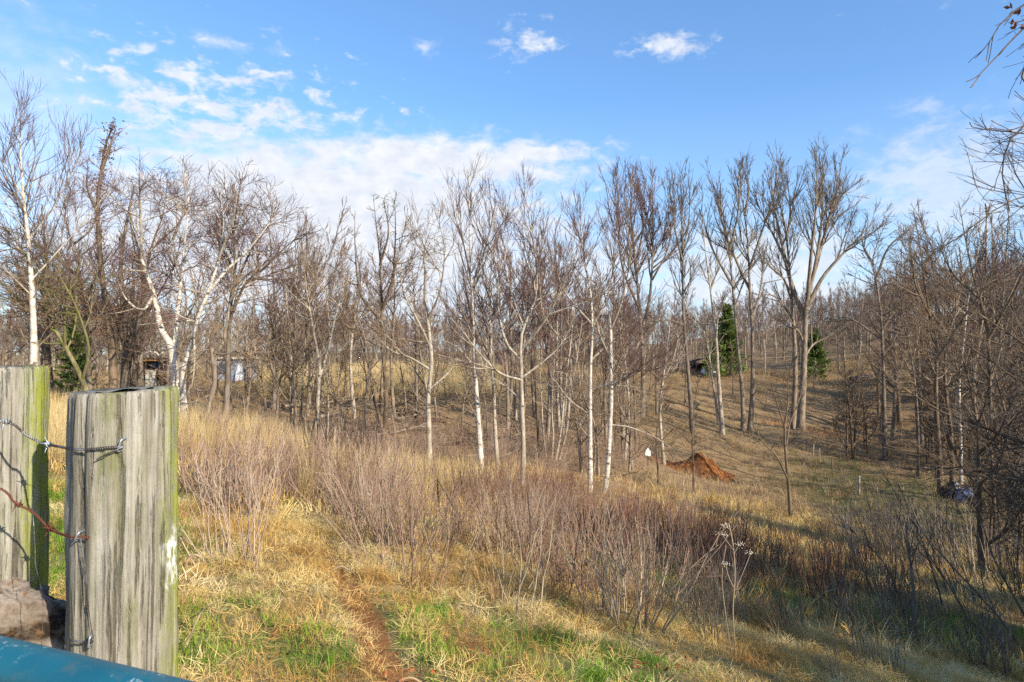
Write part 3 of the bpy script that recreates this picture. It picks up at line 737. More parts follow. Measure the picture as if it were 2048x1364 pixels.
MARKS = [(66, 'the leftmost white tree'), (190, 'the mossy leaning tree'), (300, 'the hut'), (350, 'the crooked sycamore'), (462, 'the grey shed'), (583, 'the slim pale pair'), (640, 'the grey forked tree'), (768, 'the open crowned dark tree'),
         (860, 'the drooping grey tree'), (957, 'the tallest banded trunk'), (1046, 'the bowl shaped tree'), (1110, 'the pale stem cluster'), (1181, 'the scarred white trunk'), (1222, 'the snapped white trunk'), (1285, 'the twin topped poplar'),
         (1383, 'the narrow poplar'), (1440, 'the double stem tree'), (1495, 'the middle poplar pair'), (1600, 'the huge poplar'), (1690, 'the fallen log'), (1767, 'the open topped tree'), (1835, 'the swept twig trunk'), (1882, 'the stout brown trunk'),
         (1925, 'the mottled white trunk'), (1985, 'the tall dark tree'), (2050, 'the right edge tangle')]


def landmark(px):
    return min(MARKS, key=lambda m_: abs(m_[0] - px))[1]



def place(kind, x, y, rz, sc, label, group):
    p = PROTO[kind]; z = gz(x, y)
    if kind not in USED:
        USED.add(kind); p.location = (x, y, z - .05); p.rotation_euler = (0, 0, rz); p.scale = (sc, sc, sc); p['label'] = label; p['group'] = group
        return p
    return copy_tree(p, (x, y, z - .05), rz, sc, label, group)


WHERE = {'trees of the wood on the hill': 'on the hill behind', 'trees of the far wood behind the shed': 'in far wood behind', 'trees on the skyline beyond the field': 'on the skyline behind', 'trees of the shaded wood': 'in the shaded wood behind',
         'small trees of the thicket around the hut': 'in the thicket by', 'small trees of the hollow': 'in the hollow behind', 'undergrowth of the shaded wood': 'in undergrowth by', 'saplings on the tan slope': 'on the slope behind',
         'slim trees on the far bank': 'on the far bank behind', 'trees behind the first post': 'in the tangle behind', 'dark tangle at the right edge': 'near us in'}


def wood(n, pxr, Dr, kinds, scr, label, group, seed, avoid=None):
    r = np.random.default_rng(seed); k = 0; tries = 0
    done = []
    while k < n and tries < n * 30:
        tries += 1
        px = r.uniform(*pxr); D = math.sqrt(r.uniform(Dr[0] ** 2, Dr[1] ** 2))
        x = (px - 1024) / FPX * D
        if any((x - a) ** 2 + (D - b_) ** 2 < (Dr[0] * .022) ** 2 for a, b_ in done): continue
        if avoid is not None and avoid(px, D): continue
        done.append((x, D)); k += 1
        kd = kinds[r.integers(len(kinds))]
        o = place(kd, x, D, r.uniform(0, 6.28), r.uniform(*scr), label, group)
        REG.append((o, LOOK[kd] + ' ' + WHERE[group] + ' ' + landmark(px), px, D, group))


wood(34, (1340, 1790), (84, 100), ['slim_a', 'slim_b', 'slim_c', 'slim_a', 'brush_c'], (.6, .95), 'x', 'trees of the wood on the hill', 1, lambda px, D: 1380 < px < 1450 or (1450 < px < 1640 and D < 92))
wood(36, (-80, 720), (50, 80), ['wide_a', 'wide_b', 'slim_b', 'slim_c'], (.8, 1.05), 'x', 'trees of the far wood behind the shed', 2, lambda px, D: D < 66 and 420 < px < 500)
wood(20, (640, 1330), (82, 110), ['slim_a', 'slim_b', 'slim_c', 'wide_a'], (.7, 1.0), 'x', 'trees on the skyline beyond the field', 3)
wood(34, (540, 1330), (36, 52), ['slim_a', 'slim_b', 'slim_c', 'slim_b'], (.75, 1.02), 'x', 'slim trees on the far bank', 11, lambda px, D: 560 < px < 1000 and D > 43)
wood(36, (1730, 2120), (36, 74), ['wide_a', 'wide_b', 'slim_b', 'wide_b'], (1.0, 1.45), 'x', 'trees of the shaded wood', 4, lambda px, D: px < 1860 and D < 52)
wood(32, (-60, 560), (24, 44), ['brush_a', 'brush_b', 'brush_c', 'brush_a'], (.9, 1.45), 'x', 'small trees of the thicket around the hut', 5, lambda px, D: 266 < px < 328 and D < 37 or 436 < px < 492 and D < 31)
wood(4, (-40, 290), (24, 31), ['wide_a', 'wide_b'], (.75, .9), 'x', 'trees behind the first post', 9)
wood(42, (500, 1290), (25, 48), ['brush_a', 'brush_b', 'brush_c', 'brush_a', 'brush_b'], (.7, 1.3), 'x', 'small trees of the hollow', 6)
wood(46, (1690, 2090), (24, 50), ['brush_a', 'brush_d', 'brush_c', 'brush_d', 'brush_d'], (1.0, 1.6), 'x', 'undergrowth of the shaded wood', 7, lambda px, D: px < 1840 and D < 46 or px < 1990 and D < 36)
wood(22, (1930, 2150), (13, 27), ['brush_d', 'brush_c', 'brush_d', 'brush_d'], (.85, 1.3), 'x', 'dark tangle at the right edge', 10)
wood(9, (1230, 1720), (60, 90), ['brush_a', 'brush_c', 'slim_c'], (.5, .9), 'x', 'saplings on the tan slope', 8)
print('trees tris', TRI[0])


# ------------------------------------------------------------------ evergreens
def cedar(label, px, py, D, h, w, seed, n=2600):
    r = np.random.default_rng(seed)
    p = at(px, py, D); p[2] = gz(p[0], p[1])
    root = empty('cedar_tree', p, label, 'tree')
    c = np.array([[0, 0, -.3], [0, 0, h * .5], [0, 0, h * .97]]); link('trunk', mesh_np('trunk', [(*tubes(curve(c, 6)[None], np.linspace(.12, .02, 6)[None] * h / 5, 7), 0)], [M['brown']]), root)
    t = r.random(n) ** .8
    env = (1 - t) ** .75 * (0.75 + .25 * np.sin(t * 37 + r.uniform(0, 6)))
    a = r.uniform(0, 6.28, n); lob = 1 + .28 * np.sin(3 * a + t * 9) + .2 * np.sin(5 * a - t * 14)
    rad = w * env * lob * np.sqrt(r.uniform(.12, 1, n))
    ctr = np.stack([np.cos(a) * rad, np.sin(a) * rad, h * (.06 + .94 * t) - rad * .12], 1)
    out = np.stack([np.cos(a), np.sin(a), np.full(n, .55)], 1) + r.normal(0, .5, (n, 3)); out = unit(out)
    side = unit(np.cross(out, r.normal(0, 1, (n, 3))))
    L = (.055 * h * r.uniform(.6, 1.4, n))[:, None]; Wd = L * .26
    v = np.stack([ctr - out * L * .5 - side * Wd * .4, ctr - out * L * .5 + side * Wd * .4, ctr + side * Wd, ctr + out * L, ctr - side * Wd], 1).reshape(-1, 3)
    i = np.arange(n)[:, None] * 5
    f = np.concatenate([i + [[0, 1, 2, 4]], i + [[4, 2, 3, 3]]])[:0]
    q = i + np.array([[0, 1, 2, 4]]); tri = i + np.array([[4, 2, 3]])
    mm = mesh_np('crown', [(v, q, 0), (np.zeros((0, 3)), np.zeros((0, 3), int), 0)], [M['cedar']])
    mm2 = mesh_np('crown', [(v, q, 0), (v, tri, 0)], [M['cedar']])
    bpy.data.meshes.remove(mm)
    link('crown', mm2, root)['kind'] = 'stuff'
    return root


M['cedar'] = blades('cedar_needles', [(.05, .085, .018), (.11, .155, .03), (.21, .25, .06)], 1.2, 9)
cedar('tall green cedar behind the pale double stem tree, by the dark open shed', 1455, 752, 82, 8.6, 2.5, 1, 2300)
cedar('darker low cedar touching the dark open shed', 1425, 750, 80, 4.4, 1.7, 2, 1200)
cedar('green cedar on the hill just right of the huge poplar', 1632, 745, 84, 6.2, 2.1, 3, 1700)
cedar('small dark evergreen bush in the thicket left of the hut', 148, 800, 33, 4.2, 1.1, 5, 1000)

# ------------------------------------------------------------------ shrubs, brambles and grass
def shrub_mesh(name, ns, h, spread, dens, mats, seed, lean=(0, 0), rb=.004, K=7, kink=.07, tw=.3):
    r = np.random.default_rng(seed)
    a = r.uniform(0, 6.28, ns); o = np.sqrt(r.random(ns)) * spread
    base = np.stack([np.cos(a) * o * .45, np.sin(a) * o * .45, np.full(ns, -.06)], 1)
    d = unit(np.stack([np.cos(a) * o / h * .7 + r.normal(lean[0], .13, ns), np.sin(a) * o / h * .7 + r.normal(lean[1], .13, ns), np.ones(ns)], 1))
    ln = h * r.uniform(.55, 1.08, ns)
    P = np.empty((ns, K, 3)); P[:, 0] = base
    for q in range(1, K):
        d = unit(d + [0, 0, .05] + r.normal(0, kink, d.shape)); P[:, q] = P[:, q - 1] + d * (ln / (K - 1))[:, None]
    R = rb * r.uniform(.7, 1.35, ns)[:, None] * np.linspace(1, .35, K)[None]
    parts = [(*tubes(P, R, 3), 0)]
    L2 = grow_level(P, R, dens, .2, 30, 12, lambda L, t: L * tw * (1.1 - .6 * t), 0, .12, kink * 1.3, 4, rb * .42, .02, r)
    if L2 is not None:
        parts.append((*tubes(*L2, 3), 1))
        L3 = grow_level(*L2, dens * .9, .25, 32, 12, lambda L, t: L * .45 + .03, 0, .1, kink, 3, rb * .36, .02, r)
        if L3 is not None: parts.append((*tubes(*L3, 3), 1))
    mm = mesh_np(name, parts, mats); TRI[0] += len(mm.polygons) * 2
    return mm


M['st_red'] = blades('stem_red', [(.15, .07, .05), (.31, .16, .11), (.50, .31, .21)], .5, 3, .5)
M['st_brown'] = blades('stem_brown', [(.18, .11, .078), (.42, .27, .19), (.68, .52, .38)], .5, 3, .5)
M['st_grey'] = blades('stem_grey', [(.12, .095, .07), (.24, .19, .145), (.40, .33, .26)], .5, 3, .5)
M['st_pale'] = blades('stem_pale', [(.36, .27, .17), (.50, .39, .26), (.60, .50, .36)], .5, 3)
M['st_dark'] = blades('stem_dark', [(.05, .04, .03), (.10, .075, .055), (.16, .12, .09)], .5, 3)
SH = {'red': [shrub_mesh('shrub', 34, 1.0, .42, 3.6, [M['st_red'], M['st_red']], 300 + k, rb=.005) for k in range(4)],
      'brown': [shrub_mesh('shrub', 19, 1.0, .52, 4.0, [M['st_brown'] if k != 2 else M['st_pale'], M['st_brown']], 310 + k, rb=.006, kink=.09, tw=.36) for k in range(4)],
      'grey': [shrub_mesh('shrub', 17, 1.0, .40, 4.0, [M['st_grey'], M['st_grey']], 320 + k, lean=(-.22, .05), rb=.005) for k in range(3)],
      'open': [shrub_mesh('shrub', 9, 1.0, .5, 5.0, [M['st_pale'], M['st_brown']], 330 + k, rb=.006, kink=.12, tw=.42) for k in range(3)],
      'dark': [shrub_mesh('shrub', 12, 1.0, .34, 4.0, [M['st_dark'], M['st_dark']], 340 + k, rb=.008, kink=.08, tw=.45) for k in range(2)]}


def in_poly(px, py, poly):
    c = np.zeros(px.shape, bool); n = len(poly)
    for i in range(n):
        x1, y1 = poly[i]; x2, y2 = poly[(i + 1) % n]
        with np.errstate(divide='ignore', invalid='ignore'):
            hit = ((y1 > py) != (y2 > py)) & (px < (x2 - x1) * (py - y1) / (y2 - y1 + 1e-12) + x1)
        c ^= hit
    return c


def sample(n, poly, Dr, seed, keep=None, pxr=None):
    """ground points, evenly spread on the ground, whose place falls in an area of the photograph"""
    r = np.random.default_rng(seed)
    xs = [p[0] for p in poly]; out = np.zeros((0, 3)); tries = 0
    while len(out) < n and tries < 40:
        tries += 1
        m_ = max(4 * n, 4000)
        D = np.sqrt(r.uniform(Dr[0] ** 2, Dr[1] ** 2, m_)); px = r.uniform(min(xs), max(xs), m_)
        x = (px - 1024) / FPX * D
        z = ground(x, D); p = np.stack([x, D, z], 1)
        pp = project(p)
        ok = in_poly(pp[:, 0], pp[:, 1], poly)
        if keep is not None: ok &= keep(p)
        out = np.concatenate([out, p[ok]])
    return out[:n]


NSH = [0]


def shrubs(kind, n, poly, Dr, hr, label, group, seed, keep=None, ws=(.8, 1.2)):
    r = np.random.default_rng(seed)
    for p in sample(n, poly, Dr, seed, keep):
        o = link('shrub', SH[kind][r.integers(len(SH[kind]))], None, p)
        h = r.uniform(*hr)
        w = h * r.uniform(*ws)
        o.rotation_euler = (r.normal(0, .05), r.normal(0, .05), r.uniform(0, 6.28) if kind != 'grey' else r.uniform(-.6, .6)); o.scale = (w, w, h)
        tag(o, label, 'shrub', group); NSH[0] += 1
        px_ = float(project(o.location)[0, 0])
        size = 'tall' if h > hr[0] + .66 * (hr[1] - hr[0]) else 'low' if h < hr[0] + .33 * (hr[1] - hr[0]) else 'middling'
        REG.append((o, size + ' ' + label + {True: ' in front', False: ''}[p[1] < Dr[0] + .3 * (Dr[1] - Dr[0])] + ' below ' + landmark(px_), px_, p[1], group))


clump = lambda p: smooth_noise(p[:, 0], p[:, 1], 1.7, 52) > -.12
offpath = lambda p: (path_dist(p[:, 0], p[:, 1]) > .38) & clump(p)
shrubs('brown', 64, [(380, 960), (600, 960), (760, 985), (850, 1040), (850, 1165), (740, 1190), (640, 1190), (480, 1165), (420, 1085)], (4.0, 14), (.55, 1.05), 'tan bramble, left thicket', 'brambles left of the path', 1, offpath)
shrubs('brown', 46, [(850, 1130), (900, 1050), (1050, 1030), (1230, 1070), (1330, 1130), (1330, 1250), (1150, 1290), (960, 1265), (880, 1215)], (3.7, 12), (.6, 1.1), 'tan bramble, right thicket', 'brambles right of the path', 2, offpath)
shrubs('red', 46, [(1080, 1035), (1250, 1060), (1450, 1110), (1620, 1150), (1800, 1200), (1760, 1240), (1550, 1215), (1350, 1160), (1180, 1110)], (7, 20), (.8, 1.2), 'wine red stems', 'red stems of the band across the slope', 3, clump)
shrubs('red', 20, [(820, 1000), (960, 985), (1100, 990), (1180, 1030), (1080, 1060), (900, 1050)], (9, 21), (.8, 1.15), 'dark red bush', 'red bushes at the foot of the pale trunks', 4)
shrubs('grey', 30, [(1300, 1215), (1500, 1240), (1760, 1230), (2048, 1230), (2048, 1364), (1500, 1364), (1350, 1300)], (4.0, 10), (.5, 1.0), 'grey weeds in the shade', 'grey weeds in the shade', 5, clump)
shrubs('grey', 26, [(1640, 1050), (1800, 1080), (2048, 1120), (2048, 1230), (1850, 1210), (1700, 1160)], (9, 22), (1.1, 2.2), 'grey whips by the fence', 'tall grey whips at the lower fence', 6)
shrubs('brown', 34, [(360, 880), (600, 895), (780, 930), (860, 970), (700, 960), (500, 930), (380, 930)], (11, 19), (.8, 1.2), 'grey brown bush, upper slope', 'bushes among the golden grass', 7)


def one_shrub(kind, var, px, py, D, h, w, label, rz=0):
    p = gat(px, py, D)
    o = link('shrub', SH[kind][var], None, p); o.scale = (w, w, h); o.rotation_euler = (0, 0, rz)
    return tag(o, label, 'shrub')


one_shrub('open', 0, 1030, 1215, 4.6, .95, .95, 'pale forked shrub with few open stems at the edge of the sunlit grass', .4)
one_shrub('open', 1, 905, 1165, 5.3, .8, .9, 'pale open shrub just right of the dirt path', 2.0)
one_shrub('open', 2, 440, 1120, 4.8, .8, .8, 'twiggy open shrub by the square topped post', 1.0)
one_shrub('open', 0, 1380, 1215, 6.5, .9, .8, 'small dark footed shrub in the shade below the long red band', 3.0)
one_shrub('dark', 0, 665, 985, 11, 2.0, 1.5, 'tall dark clump of straight stems rising from the middle of the brambles', .5)
one_shrub('dark', 1, 735, 960, 13, 1.9, 1.2, 'dark loose stems right of the tall dark clump', 1.5)
one_shrub('dark', 0, 395, 900, 13, 1.3, .9, 'dark thin stems rising from the golden grass by the post', 2.5)


# ---- stuff: grass, weeds
def tuft_mesh(name, n, h, spread, droop, width, mat, seed, seg=3):
    r = np.random.default_rng(seed)
    a = r.uniform(0, 6.28, n); o = np.sqrt(r.random(n)) * spread
    p = np.stack([np.cos(a) * o, np.sin(a) * o, np.full(n, -.015)], 1)
    ad = a + r.normal(0, .9, n)
    th = np.abs(r.normal(droop * .5, droop * .5, n)); ln = h * r.uniform(.45, 1.1, n)
    side = np.stack([-np.sin(ad), np.cos(ad), r.normal(0, .3, n)], 1); side = unit(side)
    vs = []
    for k in range(seg + 1):
        w = width * (1 - k / seg) ** .6 * .5 + (0 if k == seg else .0)
        if k == seg: vs.append(p[:, None]); break
        vs.append(np.stack([p - side * w, p + side * w], 1))
        d = np.stack([np.cos(ad) * np.sin(th), np.sin(ad) * np.sin(th), np.cos(th)], 1)
        p = p + d * (ln / seg)[:, None]; th = th + r.uniform(.1, .75, n) * droop * .9
        th = np.minimum(th, 2.0)
    v = np.concatenate(vs, 1); m_ = v.shape[1]
    i = np.arange(n)[:, None] * m_
    parts = []
    qs = [i + np.array([[2 * k, 2 * k + 1, 2 * k + 3, 2 * k + 2]]) for k in range(seg - 1)]
    tr = i + np.array([[2 * seg - 2, 2 * seg - 1, 2 * seg]])
    V = v.reshape(-1, 3)
    me = mesh_np(name, [(V, np.concatenate(qs), 0), (V, tr, 0)], [mat], smooth=True)
    return me


SRC = bpy.data.collections.new('tuft_sources')


def scatter(name, label, meshes, pts, rot, scl, var):
    """one stuff object: tufts spread over points by geometry nodes"""
    me = bpy.data.meshes.new(name); n = len(pts)
    me.vertices.add(n); me.vertices.foreach_set('co', pts.astype(np.float32).ravel())
    for nm, tp, dat in (('rot', 'FLOAT_VECTOR', rot), ('scl', 'FLOAT_VECTOR', scl), ('var', 'INT', var)):
        at_ = me.attributes.new(nm, tp, 'POINT')
        at_.data.foreach_set('vector' if tp == 'FLOAT_VECTOR' else 'value', np.ascontiguousarray(dat, dtype=np.int32 if tp == 'INT' else np.float32).ravel())
    o = link(name, me); tag(o, label, kind='stuff')
    g = bpy.data.node_groups.new(name, 'GeometryNodeTree')
    g.interface.new_socket('Geometry', in_out='INPUT', socket_type='NodeSocketGeometry')
    g.interface.new_socket('Geometry', in_out='OUTPUT', socket_type='NodeSocketGeometry')
    G = NT(g); gi = G.n('NodeGroupInput'); go = G.n('NodeGroupOutput')
    def attr(nm, tp):
        a = G.n('GeometryNodeInputNamedAttribute', data_type=tp); a.inputs['Name'].default_value = nm
        return a.outputs['Attribute']
    ar, as_, av = attr('rot', 'FLOAT_VECTOR'), attr('scl', 'FLOAT_VECTOR'), attr('var', 'INT')
    e2r = G.n('FunctionNodeEulerToRotation'); G.put(e2r.inputs[0], ar)
    jn = G.n('GeometryNodeJoinGeometry')
    for k, ms in enumerate(meshes):
        pair = G.n('GeometryNodeJoinGeometry')
        for m_ in (ms if isinstance(ms, (list, tuple)) else [ms]):
            so = bpy.data.objects.new(m_.name + '_source', m_); SRC.objects.link(so)
            oi = G.n('GeometryNodeObjectInfo'); oi.inputs['Object'].default_value = so
            g.links.new(oi.outputs['Geometry'], pair.inputs[0])
        cmp_ = G.n('FunctionNodeCompare', data_type='INT', operation='EQUAL')
        si = [s_ for s_ in cmp_.inputs if s_.type == 'INT']
        G.put(si[0], av); si[1].default_value = k
        ip = G.n('GeometryNodeInstanceOnPoints')
        G.put(ip.inputs['Points'], gi.outputs[0]); G.put(ip.inputs['Selection'], cmp_.outputs[0]); G.put(ip.inputs['Instance'], pair.outputs[0])
        G.put(ip.inputs['Rotation'], e2r.outputs[0]); G.put(ip.inputs['Scale'], as_)
        g.links.new(ip.outputs[0], jn.inputs[0])
    g.links.new(jn.outputs[0], go.inputs[0])
    md = o.modifiers.new('scatter', 'NODES'); md.node_group = g
    return o


def spread(name, label, meshes, pts, scr, seed, tilt=.2, aniso=.25):
    r = np.random.default_rng(seed); n = len(pts)
    rot = np.stack([r.normal(0, tilt, n), r.normal(0, tilt, n), r.uniform(0, 6.28, n)], 1)
    s = r.uniform(scr[0], scr[1], n)[:, None]
    if len(scr) > 2: s = s * np.clip(pts[:, 1] / scr[2], 1, 3)[:, None]
    scl = np.concatenate([s, s, s * r.uniform(1 - aniso, 1 + aniso, (n, 1))], 1)
    return scatter(name, label, meshes, pts, rot, scl, r.integers(0, len(meshes), n))


M['straw'] = blades('dry_grass_blade', [(.26, .115, .03), (.52, .31, .09), (.70, .53, .21), (.82, .70, .43)], 1.5, 6)
M['tawny'] = blades('tawny_grass_blade', [(.18, .11, .055), (.32, .205, .10), (.45, .315, .155), (.58, .43, .24)], .25, 3)
M['grassgreen'] = blades('green_grass_blade', [(.08, .16, .012), (.17, .29, .025), (.40, .44, .08)], 1.0, 6)
M['golden'] = blades('golden_grass_blade', [(.40, .27, .12), (.62, .46, .21), (.80, .66, .38)], .7, 4)
M['sedge'] = blades('brown_grass_blade', [(.22, .12, .06), (.36, .21, .10), (.50, .34, .18)], .7, 4)

flat = [tuft_mesh('dry_grass', 56, .16, .13, 2.0, .0038, M['straw'], 400 + k) for k in range(6)]
green_t = [tuft_mesh('green_grass', 46, .06, .08, .8, .0034, M['grassgreen'], 420 + k) for k in range(4)]
gold_t = [tuft_mesh('golden_grass', 54, 1.0, .10, .28, .007, M['golden'], 440 + k, 4) for k in range(4)]
sedge_t = [tuft_mesh('brown_grass', 40, .42, .10, .6, .006, M['sedge'], 460 + k) for k in range(4)]
coarse_far = [tuft_mesh('dry_grass', 22, .26, .20, 1.0, .012, M['tawny'], 490 + k, 2) for k in range(4)]
coarse = [tuft_mesh('dry_grass', 22, .26, .20, 1.0, .012, M['straw'], 480 + k, 2) for k in range(4)]

ALL = [(-400, 700), (2500, 700), (2500, 2200), (-400, 2200)]
rr = np.random.default_rng(77)


def grnmask(p): return blob(p[:, 0], p[:, 1], GREEN)


def keep_straw(p):
    return (rr.random(len(p)) > grnmask(p) * .75) & (rr.random(len(p)) < np.clip((path_dist(p[:, 0], p[:, 1]) - .02) / .2, .16, 1))


def dens_noise(p, wl, seed, thr):
    return smooth_noise(p[:, 0], p[:, 1], wl, seed) > thr


P0 = sample(11000, ALL, (2.0, 7.5), 90, lambda p: keep_straw(p) & (rr.random(len(p)) < .35 + .9 * np.clip(.5 + 1.6 * smooth_noise(p[:, 0], p[:, 1], .55, 71), 0, 1)))
spread('dry_grass', 'matted straw coloured dry grass covering the near slope', flat, P0, (.36, .92), 91, .5)
P1 = sample(9000, ALL, (7.0, 26), 92, keep_straw)
spread('dry_grass', 'straw coloured dry grass on the middle slope', coarse, P1, (.7, 1.3), 93, .3)
P2 = sample(16000, ALL, (24, 95), 94, lambda p: rr.random(len(p)) > .85 * np.clip(1 - ((p[:, 0] + 4) / 20) ** 2 - ((p[:, 1] - 36) / 14) ** 2, 0, 1))
spread('dry_grass', 'tawny rough grass on the far side of the valley', coarse_far, P2, (1.2, 2.0, 60), 95, .25)
P3 = sample(5200, ALL, (2.2, 14), 96, lambda p: (rr.random(len(p)) < .035 + grnmask(p) ** 1.5) & (path_dist(p[:, 0], p[:, 1]) > .2) & dens_noise(p, .5, 33, -.12))
spread('green_grass', 'short bright green grass growing in patches through the straw', green_t, P3, (.75, 1.7), 97, .25)
P3b = sample(1500, ALL, (14, 52), 98, lambda p: rr.random(len(p)) < grnmask(p))
M['olive'] = blades('olive_grass_blade', [(.09, .10, .03), (.19, .18, .06), (.32, .27, .12)], .6, 4)
olive_t = [tuft_mesh('green_grass', 40, .085, .10, .7, .0045, M['olive'], 426 + k) for k in range(3)]
spread('green_grass', 'dull olive grass on the valley floor beyond the fence', olive_t, P3b, (1.6, 3.0), 99, .2)
P4 = sample(800, [(60, 900), (60, 960), (370, 945), (450, 935), (620, 920), (620, 860), (60, 820)], (8, 19), 100, lambda p: dens_noise(p, 1.8, 4, -.25))
P4b = sample(110, [(760, 960), (1030, 955), (1040, 990), (900, 1000), (760, 1000)], (10, 22), 101)
P4c = sample(60, [(600, 960), (850, 990), (850, 1030), (600, 1010)], (7, 15), 102)
P4 = np.concatenate([P4, P4b, P4c])
spread('golden_grass', 'tall golden dry grass standing behind the fence posts and the brambles', gold_t, P4, (.55, .95), 103, .10)
P4d = sample(4200, [(520, 735), (1000, 735), (1000, 790), (520, 800)], (42, 80), 104)
spread('golden_grass', 'pale golden grass of the sunlit field behind the hollow', gold_t, P4d, (.8, 1.3), 105, .12)
P5 = sample(420, [(380, 960), (900, 1000), (1250, 1010), (1700, 1080), (2048, 1150), (2048, 1330), (1300, 1260), (900, 1220), (500, 1140)], (4, 24), 106, lambda p: dens_noise(p, 1.3, 6, -.1) & offpath(p))
spread('brown_grass', 'brown knee high grass between the brambles', sedge_t, P5, (.7, 1.3), 107, .2)
P6 = sample(170, [(820, 955), (1150, 965), (1500, 1000), (1720, 1075), (1500, 1090), (1200, 1040), (900, 1010)], (10, 24), 108)
spread('weeds', 'mass of thin grey brown weed stems filling the slope below the pale trunks', SH['grey'] + SH['brown'][:2], P6, (.35, .7), 109, .1)
P7 = sample(45, [(380, 960), (800, 1000), (1200, 1010), (1800, 1190), (1750, 1250), (1300, 1230), (900, 1230), (450, 1140)], (4.3, 20), 110, lambda p: offpath(p) & dens_noise(p, 2.2, 9, -.1))
spread('undergrowth', 'low tangle of brown bramble canes filling in between the bushes', SH['brown'] + SH['red'][:1], P7, (.35, .65), 111, .12)
P8 = sample(500, [(500, 860), (1300, 840), (1320, 930), (1100, 950), (520, 920)], (24, 46), 112)
spread('undergrowth', 'tan and brown brush on the floor of the hollow', SH['brown'][:2] + SH['open'], P8, (.5, 1.2), 113, .25)
P9 = sample(420, [(1230, 790), (1480, 770), (1760, 790), (1860, 900), (1760, 1000), (1560, 980), (1240, 930)], (33, 86), 116, lambda p: smooth_noise(p[:, 0], p[:, 1], 5, 61) > -.1)
spread('undergrowth', 'low scattered brush and dead stems on the slope under the poplars', SH['brown'][:2] + SH['grey'][:1] + SH['open'][:1], P9, (.3, .8), 117, .3)
PM_ = [[c.data for c in PROTO[k].children] for k in ('slim_a', 'slim_b', 'slim_c', 'brush_c', 'brush_a')]
rw = np.random.default_rng(114)
Dw = np.sqrt(rw.uniform(88 ** 2, 170 ** 2, 1900)); pw = rw.uniform(-250, 2300, 1900)
Xw = (pw - 1024) / FPX * Dw
ok = (pw > 1340) | (Dw > 92)
ok &= ~((pw > 1380) & (pw < 1660) & (Dw < 100))
PW = np.stack([Xw, Dw, ground(Xw, Dw)], 1)[ok]
spread('far_woods', 'grey brown leafless wood covering the far hill as one mass', PM_, PW, (.6, .95), 115, .03, .1)
print('shrubs', NSH[0], 'tris', TRI[0])

# ------------------------------------------------------------------ near whips and the tree hanging in from the right
for k, (pp, w, lab) in enumerate([
        ([(2075, 1345), (1990, 1225), (1900, 1125), (1815, 1025), (1772, 955)], 9, 'longest grey whip leaning left from the bottom corner of the shaded slope'),
        ([(1965, 1300), (1905, 1180), (1845, 1090), (1785, 1005)], 6, 'grey whip leaning left beside the longest whip'),
        ([(1895, 1255), (1868, 1150), (1832, 1050), (1795, 960)], 6, 'steeper grey whip bending over the lower fence'),
        ([(1828, 1215), (1822, 1120), (1815, 1050), (1828, 985)], 10, 'upright grey sapling with a stout stem among the whips'),
        ([(1806, 1215), (1770, 1130), (1705, 1060), (1655, 1000)], 5, 'low thin whip sweeping left above the red stems'),
        ([(2060, 1250), (1995, 1130), (1950, 1000), (1905, 900)], 6, 'tallest whip, bowed, in front of the dark tangle')]):
    D = 8.5 + 1.2 * (k % 3)
    H('leaning_sapling', lab, D, pp, w, [], 'whip', .5, .25, 'grey', 'tw_grey', .9, seed=70 + k, rmin=.003)

over = H('overhanging_tree', 'dark near tree whose drooping twigs hang into the sky at the right edge', 6.0, [(2420, 1500), (2400, 900), (2380, 500), (2360, 100), (2300, -300)], 60,
  [(11, [(2370, 150), (2230, -20), (2100, -10), (2010, 35), (1965, 95), (1958, 130)]), (11, [(2372, 230), (2200, 70), (2050, 60), (1985, 115), (1935, 165), (1921, 187)]),
   (11, [(2374, 260), (2200, 60), (2060, 50), (2005, 140), (1996, 190), (2015, 216), (2060, 215)]), (9, [(2380, 330), (2200, 240), (2060, 245), (2020, 300), (2014, 350), (2030, 420)]),
   (8, [(2380, 330), (2180, 290), (2050, 262), (1990, 255), (1955, 248)])], 'whip', .34, .75, 'brown', 'tw_dark', .9, seed=80, rmin=.0036, depth=.4)
rsn = np.random.default_rng(33); lv = []
for px, py in [(2020, 14), (2030, 22), (2042, 18), (2034, 44), (2046, 52), (2026, 60)]:
    for k in range(3):
        c0 = at(px + rsn.normal(0, 5), py + rsn.normal(0, 5), 6.0) - np.array(over.location)
        u1 = unit(rsn.normal(0, 1, 3)); u2 = unit(np.cross(u1, rsn.normal(0, 1, 3)))
        lv += [c0 - u1 * .035, c0 - u2 * .016, c0 + u1 * .035, c0 + u2 * .016]
M['rust_leaf'] = plain('rust_leaf', (.22, .085, .035), .3, 20)
link('dead_leaves', mesh_np('dead_leaves', [(np.array(lv), np.arange(len(lv)).reshape(-1, 4), 0)], [M['rust_leaf']], smooth=False), over)['kind'] = 'stuff'
